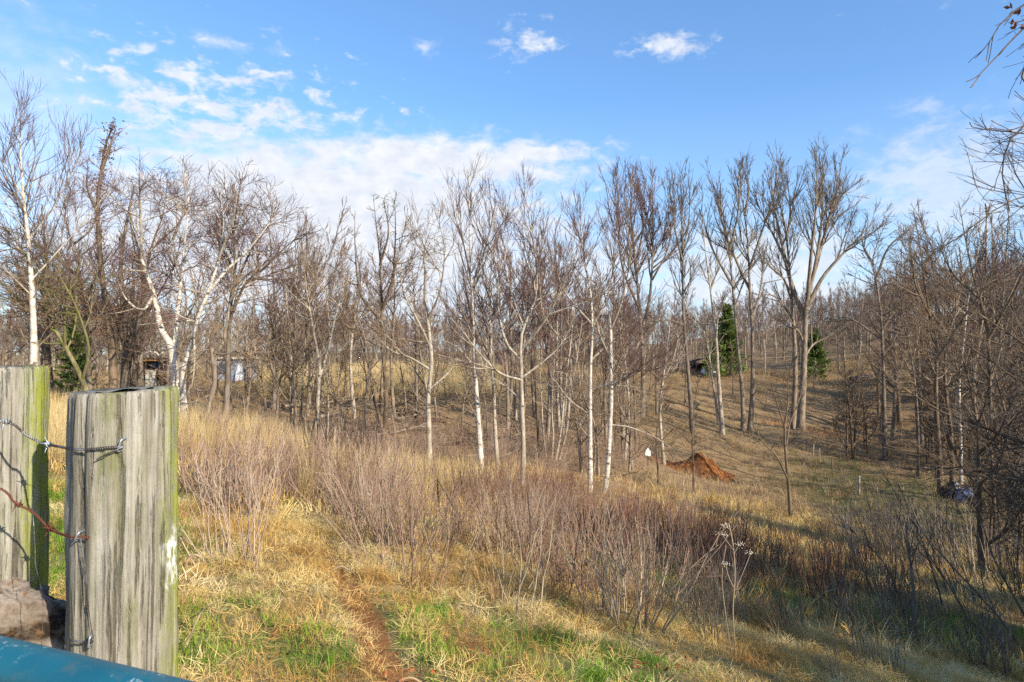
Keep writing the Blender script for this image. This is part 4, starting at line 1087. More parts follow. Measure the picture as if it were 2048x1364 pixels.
H('overhanging_tree', 'black limbed near tree with a broken stub and arching boughs crossing the shaded wood', 9.0, [(2480, 1500), (2440, 1100), (2400, 700), (2380, 300), (2360, -100)], 60,
  [(12, [(2400, 650), (2200, 520), (2060, 420), (2010, 370), (1991, 320)]), (9, [(2400, 700), (2200, 440), (2080, 400), (1990, 410), (1920, 445), (1850, 500)]), (9, [(2410, 800), (2200, 760), (2050, 660), (1960, 590), (1880, 520)]),
   (9, [(2420, 900), (2200, 900), (2060, 890), (1960, 850), (1880, 818), (1790, 755), (1705, 690)]), (10, [(2440, 1050), (2250, 1000), (2048, 955), (1930, 935), (1850, 915), (1790, 870)]), (8, [(2430, 1000), (2200, 830), (2050, 770), (1950, 700), (1850, 640)]),
   (8, [(2440, 1100), (2200, 1090), (2060, 1058), (1990, 1055), (1960, 1030)]), (8, [(2390, 500), (2200, 350), (2080, 290), (2000, 270)])], 'whip', 1.0, .8, 'brown', 'tw_dark', 1.9, seed=81, rmin=.0036, depth=.5)


# trees standing outside the picture on the right: they throw the shade over the lower slope
def copy_of(root, x, y, rz, sc, label):
    return copy_tree(root, (x, y, gz(x, y) - .1), rz, sc, label)


cedars = [o for o in COL.objects if o.name.startswith('cedar_tree')]
for k, (x, y, sc) in enumerate([(9.4, -1.7, 1.1), (10.4, 0.0, 1.35), (11.6, 1.5, 1.5), (13.0, 3.3, 1.45), (15.5, 2.5, 1.7), (17.5, 5.0, 1.7), (20.5, 9.0, 1.9)]):
    copy_of(cedars[2], x, y, k * 1.3, (sc * .74, sc * .74, sc), 'cedar on the right hand bank, ' + ['nearest to the gate', 'second from the gate', 'third from the gate', 'fourth from the gate', 'tall and behind the fourth', 'sixth from the gate', 'farthest from the gate'][k])
rb_ = np.random.default_rng(21)
for k in range(30):
    q_ = (k % 15) / 14
    x, y = 8.0 + q_ * 5.6 + rb_.normal(0, .7) + 2.2 * (k > 14), -1.4 + q_ * 7.2 + rb_.normal(0, .8) - 2.0 * (k > 14)
    if x < .86 * y + 3.5: x = .86 * y + 3.5
    bt = place(['wide_a', 'wide_b', 'brush_d'][k % 3], x, y, k * 2., [.85, .9, 1.7][k % 3], 'x', 'trees on the right hand bank')
    REG.append((bt, ['broad grey tree', 'crooked brown tree', 'low dark tree'][k % 3] + ' on the right hand bank', y * 100, y, 'trees on the right hand bank'))
for k, (x, y, sc) in enumerate([(15.0, 7.4, 1.0), (18, 9, 1.1), (22, 13, 1.2), (27, 16, 1.2), (33, 22, 1.3)]):
    bt = place(['wide_a', 'wide_b'][k % 2], x, y, k * 2., sc, 'x', 'trees on the right hand bank')
    REG.append((bt, ['broad grey tree', 'crooked brown tree'][k % 2] + ' far down the right hand bank', y * 100, y, 'trees on the right hand bank'))

# ------------------------------------------------------------------ fence posts by the gate
def post_material(name, moss_side, moss_amt):
    m, N, b = principled(name, .9, .15)
    tcn = N.n('ShaderNodeTexCoord').outputs['Object']
    v = N.scale(tcn, (1, 1, .045))
    g1 = N.noise(v, 44, 8, .7); g2 = N.noise(N.scale(tcn, (1, 1, .03)), 150, 6, .65); g3 = N.noise(N.scale(tcn, (1, 1, .035)), 90, 5, .65, dist=.4)
    mott = N.noise(tcn, 14, 5, .65)
    x = N.math('ADD', N.math('MULTIPLY', g1, .6), N.math('MULTIPLY', g2, .4))
    c = N.ramp(x, [(.34, (.085, .070, .052)), (.43, (.205, .18, .138)), (.52, (.33, .30, .245)), (.60, (.41, .385, .325)), (.70, (.53, .505, .45))])
    c = N.mix(N.mapr(mott, .5, .75, 0, .55), c, rgb(.15, .145, .095))
    c = N.mix(N.mapr(g3, .575, .64, 0, .6), c, rgb(.07, .055, .035))
    sp = N.n('ShaderNodeSeparateXYZ'); N.put(sp.inputs[0], tcn)
    # green algae: a bright strip down the damp side and thin streaks in the grain
    edge = N.mapr(N.math('ADD', sp.outputs[0], N.math('ADD', N.math('MULTIPLY', N.math('SUBTRACT', g1, .5), .06), N.math('MULTIPLY', N.math('SUBTRACT', mott, .5), .05))), moss_side - .02, moss_side + .012)
    streak = N.math('MULTIPLY', N.mapr(N.noise(N.scale(tcn, (1, 1, .07)), 21, 4, .6), .52, .62), N.mapr(mott, .35, .6))
    a = N.math('MAXIMUM', N.math('MULTIPLY', edge, .92), N.math('MULTIPLY', streak, moss_amt))
    a = N.math('MULTIPLY', a, N.mapr(N.noise(N.scale(tcn, (1, 1, .35)), 60, 5, .75), .38, .55, .2, 1))
    c = N.mix(a, c, N.mix(N.math('MULTIPLY', g2, edge), rgb(.14, .15, .03), rgb(.36, .40, .025)))
    N.put(b.inputs['Base Color'], c)
    bump(N, b, N.math('SUBTRACT', N.math('MULTIPLY', x, 1.2), N.math('MULTIPLY', N.mapr(g3, .56, .63), .5)), 1.0, .008)
    return m, N, b, c, tcn


def post_mesh(name, r, h, mats, seed, taper=.0, slope=(0, 0), sq=2.6):
    rg = np.random.default_rng(seed); n, K = 144, 90
    a = np.arange(n) * 2 * math.pi / n
    sup = (np.abs(np.cos(a)) ** sq + np.abs(np.sin(a)) ** sq) ** (-1 / sq)
    z = np.concatenate([np.linspace(-.5, h - .02, K - 3), [h - .010, h - .004, h]])
    A, Z = np.meshgrid(a, z)
    gro = np.zeros_like(A)
    for k in range(26):     # drying checks: narrow grooves that run with the grain
        c = rg.uniform(0, 2 * math.pi); w = rg.uniform(.012, .035); z0 = rg.uniform(0, h); ln = rg.uniform(.25, 1.0)
        d = (A - c - .03 * np.sin(Z * 3 + k) + math.pi) % (2 * math.pi) - math.pi
        gro -= rg.uniform(.0015, .005) * np.exp(-(d / w) ** 2) * np.clip(1.6 - np.abs(Z - z0) / ln * 1.6, 0, 1)
    gro += .0016 * np.sin(A * 17 + 2 * np.sin(Z * 2.1)) + .0009 * np.sin(A * 41 + 3 * np.sin(Z * 1.3))
    rad = r * sup[None] * (1 + taper * (h - Z)) + gro
    rad += .0016 * np.sin(Z * 23 + 3 * np.sin(A * 2)) * np.sin(A * 3 + Z * 6) + rg.normal(0, .00035, rad.shape)
    chip_ = np.clip(np.sin(A[0] * 5 + 1) * np.sin(A[0] * 11 + seed) - .3, 0, 1)
    rad[-1] *= .965; rad[-2] *= .99
    rad[-4:] *= 1 - chip_[None] * .05
    V = np.stack([np.cos(A) * rad, np.sin(A) * rad, Z + (slope[0] * np.cos(A) + slope[1] * np.sin(A)) * r * (Z > h - .2)], -1).reshape(-1, 3)
    i = np.arange(K * n).reshape(K, n); j = np.roll(i, -1, 1)
    q = np.stack([i[:-1], j[:-1], j[1:], i[1:]], -1).reshape(-1, 4)
    top = i[-1]
    ring2 = V[top] * [.55, .55, 1] + [0, 0, -.002] + np.stack([0 * a, 0 * a, .0015 * np.sin(5 * a)], 1)
    V2 = np.concatenate([V, ring2, [[0, 0, h - .003]]])
    r2 = np.arange(n) + K * n; c = K * n + n
    q2 = np.stack([top, np.roll(top, -1), np.roll(r2, -1), r2], -1)
    t2 = np.stack([r2, np.roll(r2, -1), np.full(n, c)], -1)
    return mesh_np(name, [(V2, np.concatenate([q, q2]), 0), (np.zeros((0, 3)), np.zeros((0, 3), int), 0), ], mats), (V2, t2)


PM, N, b, c, tcn = post_material('post_weathered_timber', .058, .6)
# pale fungus scar low on the damp side
dn = N.n('ShaderNodeVectorMath', operation='DISTANCE'); N.put(dn.inputs[0], N.scale(tcn, (1, 1, .62))); dn.inputs[1].default_value = (.062, -.038, .62 * (at(350, 1130, .95)[2]))
scar = N.math('MULTIPLY', N.mapr(N.math('ADD', dn.outputs['Value'], N.math('MULTIPLY', N.math('SUBTRACT', N.noise(N.scale(tcn, (1, 1, .5)), 40, 4), .5), .05)), .012, .026, 1, 0), N.mapr(N.noise(N.scale(tcn, (1.0, 1, .5)), 110, 3), .40, .52))
N.put(b.inputs['Base Color'], N.mix(scar, c, rgb(.78, .76, .70)))
pc = at(249, 900, 1.0)
h = at(249, 779, 1.0)[2]
mm, fan = post_mesh('fence_post', .0690, h, [PM], 5, .035, (.045, 0), 2.25)
post = link('fence_post', mm, None, (pc[0], 1.0, 0))
tag(post, 'square topped weathered fence post with a bright green mossy edge and wires stapled to it', 'fence post', 'fence posts by the gate')
PM2, *_ = post_material('post_mossy_timber', .050, .55)
pc2 = at(-21, 900, 1.085)
h2 = at(0, 733, 1.085)[2]
mm, fan = post_mesh('fence_post', .0765, h2, [PM2], 8, .02, (0, 0), 2.25)
post2 = link('fence_post', mm, None, (pc2[0], 1.085, 0))
tag(post2, 'greenish weathered fence post behind the wires, cut off by the left edge of the picture', 'fence post', 'fence posts by the gate')
for pst in (post, post2):      # flat face towards the gate
    pst.rotation_euler = (0, 0, math.atan2(-pst.location.x, pst.location.y))

# brace log lying between the two posts
r_ = np.random.default_rng(3)
a0, a1 = at(-330, 1130, .99), at(160, 1345, 1.05)
K, n = 60, 40
c_ = curve([a0, (a0 + a1) / 2 + [0, 0, .015], a1], K)
t_ = np.linspace(0, 1, K)[:, None]; an = np.arange(n)[None] * 2 * math.pi / n
rad = .072 + .010 * np.sin(3 * an + t_ * 9) + .006 * np.sin(7 * an - t_ * 25) + .004 * np.sin(13 * an + 40 * t_) + r_.normal(0, .0018, (K, n))
T = unit(np.gradient(c_, axis=0)); U, V = frames(T[None]); U, V = U[0], V[0]
vv = (c_[:, None] + rad[..., None] * (np.cos(an)[..., None] * U[:, None] + np.sin(an)[..., None] * V[:, None])).reshape(-1, 3)
ii = np.arange(K * n).reshape(K, n); jj = np.roll(ii, -1, 1)
vv = np.concatenate([vv, c_[:1], c_[-1:]])
q = np.stack([ii[:-1], jj[:-1], jj[1:], ii[1:]], -1).reshape(-1, 4)
tri = np.concatenate([np.stack([jj[0], ii[0], np.full(n, K * n)], -1), np.stack([ii[-1], jj[-1], np.full(n, K * n + 1)], -1)])
m, N, b = principled('weathered_log', .9, .1)
tcn = N.n('ShaderNodeTexCoord').outputs['Object']
g1 = N.noise(N.scale(tcn, (.35, 1, 1)), 22, 6, .65); g2 = N.noise(tcn, 55, 4, .6)
c = N.ramp(g1, [(.38, (.03, .02, .014)), (.47, (.15, .115, .085)), (.58, (.25, .205, .165)), (.7, (.33, .285, .24))])
c = N.mix(N.mapr(g2, .60, .68, 0, .8), c, rgb(.16, .085, .035))
N.put(b.inputs['Base Color'], c); bump(N, b, N.math('ADD', g1, N.math('MULTIPLY', g2, .4)), 1.0, .012)
log = link('brace_log', mesh_np('brace_log', [(vv, q, 0), (np.zeros((0, 3)), np.zeros((0, 3), int), 0)], [m]))
bm_ = log.data
tag(log, 'rough cracked grey log wedged between the two fence posts above the teal gate', 'log')

# ---- wires
mw, N, b = principled('galvanised_wire', .45, .5); b.inputs['Metallic'].default_value = .8
N.put(b.inputs['Base Color'], N.mix(N.mapr(N.noise(N.n('ShaderNodeNewGeometry').outputs['Position'], 60, 3), .45, .6), rgb(.10, .085, .075), rgb(.30, .30, .31)))
mr, N, b = principled('rusty_wire', .85, .2)
N.put(b.inputs['Base Color'], N.mix(N.noise(N.n('ShaderNodeNewGeometry').outputs['Position'], 80, 3), rgb(.07, .028, .018), rgb(.19, .06, .035)))
ms, N, b = principled('zinc_staple', .4, .5); b.inputs['Metallic'].default_value = .7; N.put(b.inputs['Base Color'], rgb(.42, .45, .50))


def tube_obj(name, pts, rad, mat, parent=None, s=6, K=40, loc=None):
    c = curve(np.array(pts), K)
    return link(name, mesh_np(name, [(*tubes(c[None], np.full((1, K), rad), s), 0)], [mat]), parent, loc)


def twisted(parent, pts, rw, rs, turns, mat, K=260, name='strand'):
    c = curve(np.array(pts), K); T = unit(np.gradient(c, axis=0)); U, V = frames(T[None]); U, V = U[0], V[0]
    ph = np.linspace(0, turns * 2 * math.pi, K)[:, None]
    for o in (0, math.pi):
        p = c + rs * (np.cos(ph + o) * U + np.sin(ph + o) * V)
        link(name, mesh_np(name, [(*tubes(p[None], np.full((1, K), rw), 5), 0)], [mat]), parent)
    return c, T, U, V


def barbs(parent, c, T, U, V, at_k, mat, size=.011):
    for k in at_k:
        P = []
        for (s1, s2) in ((1, .5), (-1, .4), (.3, 1), (-.4, -1)):
            P.append([c[k] + T[k] * .003 * s1, c[k] + (U[k] * s1 + V[k] * s2) * size])
        P = np.array(P); R = np.tile([.0011, .0004], (len(P), 1))
        w = np.linspace(0, 4 * math.pi, 24)
        coil = c[k] + T[k] * np.linspace(-.004, .004, 24)[:, None] + .0033 * (np.cos(w)[:, None] * U[k] + np.sin(w)[:, None] * V[k])
        link('barb', mesh_np('barb', [(*tubes(P, R, 4), 0), (*tubes(coil[None], np.full((1, 24), .001), 4), 0)], [mat]), parent)


def staple(parent, p, up, mat, size=.012, out=(0, -1, 0)):
    u_ = unit(np.array(up, float)); o_ = np.array(out, float)
    pts = [p - u_ * size * .55 - o_ * .01, p - u_ * size * .55 + o_ * .003, p - u_ * size * .3 + o_ * .0055, p + u_ * size * .3 + o_ * .0055, p + u_ * size * .55 + o_ * .003, p + u_ * size * .55 - o_ * .01]
    return tube_obj('staple', pts, .0013, mat, parent, 6, 22)


def onpost(px, py, lift=.004):
    """point on the camera side of the near post under a pixel"""
    d = ray(px, py); o = np.array([0, 0, EYE]); cx, cy = pc[0], 1.0
    R_ = .0712 + lift; dx, dy = d[0], d[1]
    th = math.atan2(-cx, cy); best = None
    for s_ in np.linspace(.75, 1.1, 900):
        x, y = dx * s_ - cx, dy * s_ - cy
        x, y = x * math.cos(th) + y * math.sin(th), -x * math.sin(th) + y * math.cos(th)
        if (abs(x / R_) ** 2.25 + abs(y / R_) ** 2.25) <= 1: best = s_; break
    if best is None: best = 1.0 / dy
    return o + d * best


w1 = link('barbed_wire', None); tag(w1, 'grey twisted barbed wire stapled across the top of the square topped post', 'barbed wire', 'wires stapled to the post')
pts1 = [at(-260, 800, .97), at(-60, 832, .965), at(20, 846, .97), at(52, 870, .975), at(86, 886, .98), onpost(139, 897), onpost(170, 899), onpost(205, 896), onpost(247, 893)]
cc = twisted(w1, pts1, .0010, .0012, 70, mw)
barbs(w1, *cc, [int(260 * f) for f in (.20, .47, .66)], ms)
tube_obj('wire_tail', [onpost(247, 893, .006), onpost(235, 899, .007), onpost(214, 908, .008), onpost(193, 919, .006)], .0010, mw, w1)
staple(w1, onpost(243, 890, .003), (.35, 0, 1), ms, .016)
w2 = link('barbed_wire', None); tag(w2, 'rusty red barbed wire sagging to a staple half way down the square topped post', 'barbed wire', 'wires stapled to the post')
pts2 = [at(-260, 900, .97), at(-20, 968, .965), at(30, 1005, .97), at(66, 1025, .975), at(100, 1057, .98), onpost(139, 1073), onpost(158, 1073), onpost(178, 1076)]
cc = twisted(w2, pts2, .0009, .0011, 64, mr)
barbs(w2, *cc, [int(260 * f) for f in (.58, .72)], mr)
staple(w2, onpost(158, 1072, .003), (.5, 0, 1), ms, .012)
w3 = link('smooth_wire', None); tag(w3, 'smooth grey wire looped round the side of the post to the lowest staple', 'wire', 'wires stapled to the post')
lp = [onpost(186, 1283), onpost(165, 1284), onpost(142, 1281), at(133, 1278, .98), at(125, 1271, 1.0), at(124, 1262, 1.03), at(131, 1256, 1.06)]
tube_obj('loop', lp, .0014, mw, w3)
staple(w3, onpost(183, 1282, .003), (.1, 0, 1), ms, .014)
w4 = link('tie_wire', None); tag(w4, 'thin dark tie wire hanging from the rusty staple down to the lowest staple', 'wire', 'wires stapled to the post')
tube_obj('strand', [onpost(160, 1078, .003), onpost(166, 1130, .003), onpost(174, 1200, .003), onpost(184, 1275, .003), onpost(181, 1330, .003)], .0005, mw, w4, 4)
tube_obj('strand', [onpost(162, 1080, .004), onpost(171, 1140, .005), onpost(178, 1220, .006), onpost(187, 1278, .004)], .0005, mw, w4, 4)
w5 = link('tie_wire', None); tag(w5, 'pale loose wire running down the edge of the greenish post over the log', 'wire')
tube_obj('strand', [at(66, 1026, .972), at(70, 1090, .96), at(71, 1130, .95), at(80, 1165, .93), at(86, 1210, .91), at(84, 1270, .90), at(80, 1330, .90)], .0004, mw, w5, 5)

# ---- the teal gate
mg, N, b = principled('teal_gate_paint', .42, .45)
tcn = N.n('ShaderNodeTexCoord').outputs['Object']
sc_ = N.noise(N.scale(tcn, (1.6, 1.6, .5)), 70, 5, .75); big = N.noise(tcn, 9, 3)
chip = N.math('MULTIPLY', N.mapr(sc_, .585, .63), N.mapr(big, .46, .56))
c = N.mix(N.mapr(big, .3, .7), rgb(.005, .085, .13), rgb(.010, .125, .175))
c = N.mix(N.mapr(N.noise(tcn, 30, 6, .7), .55, .72, 0, .5), c, rgb(.10, .11, .09))
N.put(b.inputs['Base Color'], N.mix(N.math('MULTIPLY', chip, .75), c, rgb(.40, .50, .55)))
g0 = at(0, 1332, .712); g1_ = at(370, 1418, .617)
gd = unit((g1_ - g0) * [1, 1, 0])
gate = empty('pasture_gate', (g0[0], g0[1], 0), 'teal painted tubular steel gate with scuffed paint, in front of the fence posts', 'gate')
base = np.array([g0[0], g0[1], 0.0]); zt = g0[2]
e0 = g0 - gd * .30 - base; e1 = g0 + gd * 2.6 - base
e0[2] = e1[2] = zt
tube_obj('top_rail', [e0, (e0 + e1) / 2, e1], .027, mg, gate, 20, 8)
for k, z in enumerate((.90, .68, .47, .27, .12)):
    tube_obj('rail', [e0 * [1, 1, 0] + [0, 0, z], e1 * [1, 1, 0] + [0, 0, z]], .021, mg, gate, 12, 4)
for e in (e0, e1, (e0 + e1) / 2):
    tube_obj('stile', [e * [1, 1, 0] + [0, 0, .06], e * [1, 1, 0] + [0, 0, zt + .005]], .020, mg, gate, 12, 4)

# ------------------------------------------------------------------ small things down in the valley
def box(x0, x1, y0, y1, z0, z1):
    v = np.array([[x, y, z] for z in (z0, z1) for y in (y0, y1) for x in (x0, x1)], float)
    f = np.array([[0, 2, 3, 1], [4, 5, 7, 6], [0, 1, 5, 4], [2, 6, 7, 3], [0, 4, 6, 2], [1, 3, 7, 5]])
    return v, f


def part(name, boxes, mat, parent):
    return link(name, mesh_np(name, [(*box(*q), 0) for q in boxes], [mat], smooth=False), parent)


M['grey_wall'] = plain('painted_grey_wall', (.24, .24, .27), .12, 2)
M['white_paint'] = plain('white_paint', (.74, .74, .72), .06, 3, .5)
M['dark_glass'] = plain('dark_window_glass', (.05, .07, .10), .2, 2, .08, .6)
M['sky_painted_glass'] = plain('sky_painted_window_glass', (.16, .24, .38), .2, 2, .06, .8)  # blue reflection of the sky put into the pane's base colour
M['orange_wood'] = plain('orange_stained_timber', (.36, .18, .07), .25, 6)
M['dark_wood'] = plain('dark_timber', (.07, .045, .03), .3, 6)
M['pale_board'] = plain('pale_board', (.60, .52, .38), .15, 4)
M['dark_metal'] = plain('dark_roofing', (.022, .026, .034), .3, 4, .5)
M['tyre'] = plain('tyre_rubber', (.02, .02, .02), .2)

# grey shed
p = gat(462, 775, 57); W_ = 60 * 57 / FPX
sh = empty('shed', p, 'small pale grey shed with a white eave seen through the trees', 'shed')
hs = at(462, 718, 57)[2] - p[2]
part('wall', [(-W_ / 2, W_ / 2, 0, 2.4, -.5, hs)], M['grey_wall'], sh)
part('roof', [(-W_ / 2 - .15, W_ / 2 + .15, -.22, 2.6, hs, hs + .16)], M['pale_board'], sh)
wf = part('window', [(-1.15, -.35, -.03, -.002, hs * .35, hs * .39), (-1.15, -.35, -.03, -.002, hs * .71, hs * .75), (-1.15, -1.11, -.03, -.002, hs * .39, hs * .71), (-.39, -.35, -.03, -.002, hs * .39, hs * .71)], M['dark_wood'], sh)
part('pane', [(-1.11, -.39, -.02, -.003, hs * .39, hs * .71)], M['dark_glass'], wf)
part('door', [(.35, .95, -.03, -.002, 0.05, hs * .8)], M['white_paint'], sh)
# wooden hut
p = gat(300, 800, 36)
hut = empty('hut', p, 'small wooden hut with an orange beam, blue window and pale board front', 'hut')
zb = at(300, 722, 36)[2] - p[2]; w = .62
part('post', [(-w, -w + .09, 0, .09, -.4, zb)], M['orange_wood'], hut); part('post', [(-w + .34, -w + .41, -.004, .086, -.4, zb)], M['dark_wood'], hut); part('post', [(w - .12, w - .02, 0, .1, -.4, zb)], M['dark_wood'], hut)
part('beam', [(-w - .12, w + .02, -.06, .06, zb + .002, zb + .11)], M['orange_wood'], hut)
part('wall', [(-w, w, .45, .52, -.4, zb)], M['dark_wood'], hut)
part('roof', [(-w - .2, w + .2, -.1, .75, zb + .112, zb + .17)], M['dark_wood'], hut)
wn = part('window', [(-.2, .42, .40, .448, zb - .42, zb - .37), (-.2, .42, .40, .448, zb - .09, zb - .04), (.10, .17, .40, .448, zb - .37, zb - .09)], M['dark_wood'], hut)
for xa, xb in ((-.18, .098), (.172, .40)):
    part('pane', [(xa, xb, .42, .43, zb - .368, zb - .092)], M['sky_painted_glass'], wn)
part('board', [(-.24, .30, -.03, .02, -.3, zb - .46)], M['pale_board'], hut)
# dark open shed with white trailer on the hill
p = gat(1412, 746, 84)
bp = empty('open_shed', p, 'dark open sided shed with a rounded roof standing at the top of the tan slope', 'shed')
hh = at(1412, 719, 84)[2] - p[2]; w = 1.25
for sx in (-w, w - .12):
    for sy in (0, 2.6):
        part('post', [(sx, sx + .12, sy, sy + .12, -.4, hh - .35)], M['dark_wood'], bp)
aa = np.linspace(0, math.pi, 13)
rv = np.array([[-math.cos(t) * (w + .12), y, hh - .45 + math.sin(t) * .5 + dz] for y in (-.2, 2.9) for dz in (0, .05) for t in aa])
i = np.arange(13); L_ = lambda k: i + 13 * k
rq = np.concatenate([np.stack([L_(a_)[:-1], L_(a_)[1:], L_(b_)[1:], L_(b_)[:-1]], -1) for a_, b_ in ((0, 2), (1, 3), (0, 1), (2, 3))])
link('roof', mesh_np('roof', [(rv, rq, 0)], [M['dark_metal']]), bp)
part('back_wall', [(-w + .13, w - .13, 2.62, 2.70, -.3, hh - .5)], M['dark_metal'], bp)
p = gat(1422, 750, 81)
tr = empty('trailer', p, 'low white trailer parked against the dark open shed', 'trailer')
part('body', [(-.75, .95, 0, 1.4, .35, .95)], M['white_paint'], tr); part('bed_rail', [(-.78, .98, -.03, -.002, .78, .86)], M['dark_metal'], tr)
part('drawbar', [(-1.5, -.752, .6, .7, .38, .46)], M['dark_metal'], tr)
for x in (-.25, .45):
    aa = np.arange(16) * 2 * math.pi / 16
    P = np.array([[[x, -.16, .26], [x, 0.0 - .035, .26]]])
    link('wheel', mesh_np('wheel', [(*tubes(P, np.array([[.26, .26]]), 16), 0)], [M['tyre']]), tr)

# orange earth mound
p = gat(1394, 955, 39); s_ = 39 / FPX
n = 72; xs = np.linspace(-110, 110, n); ys = np.linspace(-1.8, 2.4, 40)
X, Y = np.meshgrid(xs, ys)
prof = np.interp(X, [-110, -75, -45, -15, 0, 12, 30, 55, 85, 110], [-2, 1, 10, 34, 47, 49, 38, 12, -1, -3]) * s_
side_ = np.exp(-((Y - .25) / .95) ** 2)
Zm = .82 * prof * side_ * (1 + .10 * np.sin(X * .16 + Y * 5) + .05 * np.sin(X * .41 - Y * 9)) + .03 * np.sin(X * .9) * side_
Xw = X * s_ + (Y * .25)
wx, wy = p[0] + Xw, p[1] + Y
Zw = ground(wx, wy) + Zm - .06
i = np.arange(n * 40).reshape(40, n)
q = np.stack([i[:-1, :-1], i[:-1, 1:], i[1:, 1:], i[1:, :-1]], -1).reshape(-1, 4)
m, N, b = principled('orange_clay', .95, .1)
pos = N.n('ShaderNodeNewGeometry').outputs['Position']
a = N.noise(N.scale(pos, (1, 1, .4)), 5, 5, .65)
N.put(b.inputs['Base Color'], N.ramp(a, [(.35, (.06, .024, .010)), (.5, (.18, .066, .02)), (.65, (.30, .125, .04))])); bump(N, b, a, .8, .08)
mo = link('dirt_mound', mesh_np('dirt_mound', [(np.stack([Xw, Y, Zw - p[2]], -1).reshape(-1, 3), q, 0)], [m]), None, p)
rc = np.random.default_rng(44); cv = []; cf = []
for k in range(90):     # clods spilled round the foot of the heap
    a_ = rc.uniform(0, 6.28); e_ = rc.uniform(.75, 1.25)
    cx, cy = 75 * s_ * math.cos(a_) * e_ * .9, .25 + 1.25 * math.sin(a_) * e_
    cz = gz(p[0] + cx, p[1] + cy) - p[2] + .02; sz = rc.uniform(.03, .10)
    q_ = np.array([[1, 0, 0], [-1, 0, 0], [0, 1, 0], [0, -1, 0], [0, 0, .8], [0, 0, -.6]]) * sz * rc.uniform(.6, 1.3, (6, 3)) + [cx, cy, cz]
    cv.append(q_); cf.append(np.array([[0, 2, 4], [2, 1, 4], [1, 3, 4], [3, 0, 4], [2, 0, 5], [1, 2, 5], [3, 1, 5], [0, 3, 5]]) + 6 * k)
link('clods', mesh_np('clods', [(np.concatenate(cv), np.concatenate(cf), 0)], [m], smooth=False), mo)['kind'] = 'stuff'
tag(mo, 'bare orange clay mound with gullied side on the valley floor', 'mound')
# white marker on a stake
p = gat(1296, 928, 36); z1 = at(1296, 912, 36)[2] - p[2]; z2 = at(1296, 895, 36)[2] - p[2]
mk = empty('marker_sign', p, 'small white marker plate on a thin stake in front of the orange earth', 'marker')
part('stake', [(-.02, .02, .011, .045, -.2, z1 + .1)], M['dark_wood'], mk)
link('plate', mesh_np('plate', [(np.array([[-.15, y, z1 + .02], [.13, y, z1], [.15, y, z1 + .22], [.02, y, z2], [-.13, y, z1 + .25]] ).reshape(-1, 3) if False else np.array([[a_, y, z_] for y in (-.012, .01) for a_, z_ in ((-.15, z1 + .03), (.13, z1), (.15, z1 + .22), (.0, z2), (-.13, z1 + .27))]),
     np.array([[0, 1, 6, 5], [1, 2, 7, 6], [2, 3, 8, 7], [3, 4, 9, 8], [4, 0, 5, 9]]), 0), (np.array([[a_, y, z_] for y in (-.012, .01) for a_, z_ in ((-.15, z1 + .03), (.13, z1), (.15, z1 + .22), (.0, z2), (-.13, z1 + .27))]), np.array([[0, 4, 3, 2, 1], [5, 6, 7, 8, 9]]), 0)], [M['white_paint']], smooth=False), mk)

# blue tarpaulin heap and the dark bundle next to it
def heap(name, px, py, D, wpx, hpx, mat, label, cat, seed, fold=.16):
    r = np.random.default_rng(seed); p = gat(px, py, D); s = D / FPX
    n, k = 48, 20
    A, T = np.meshgrid(np.arange(n) * 2 * math.pi / n, np.linspace(0, 1, k))
    f = 1 + fold * np.sin(5 * A + r.uniform(0, 6)) * T + fold * .7 * np.sin(11 * A + 2) * T
    R_ = np.sin(T * math.pi / 2) ** .8
    X = np.cos(A) * R_ * wpx * s / 2 * f; Y = np.sin(A) * R_ * wpx * s / 2.6 * f
    Z = hpx * s * (1 - T ** 2.2) * (1 + .12 * np.sin(3 * A + 1) + .06 * np.sin(9 * A)) - .06
    i = np.arange(n * k).reshape(k, n); j = np.roll(i, -1, 1)
    q = np.stack([i[:-1], i[1:], j[1:], j[:-1]], -1).reshape(-1, 4)
    o = link(name, mesh_np(name, [(np.stack([X, Y, Z], -1).reshape(-1, 3), q, 0)], [mat]), None, p)
    return tag(o, label, cat)


M['tarp_blue'] = plain('blue_grey_tarpaulin', (.26, .27, .35), .2, 6, .5, .4)
M['tarp_dark'] = plain('black_plastic', (.015, .016, .024), .3, 6, .4, .4)
heap('tarpaulin', 1936, 990, 33, 46, 27, M['tarp_blue'], 'pale blue tarpaulin heaped over something beside the stout brown trunk', 'tarpaulin', 1)
heap('plastic_bundle', 1908, 988, 33.6, 34, 30, M['tarp_dark'], 'black plastic bundle touching the pale blue tarpaulin', 'bundle', 2)
heap('plastic_sack', 1955, 984, 32.5, 14, 20, M['white_paint'], 'small white sack on the right of the pale blue tarpaulin', 'sack', 3)

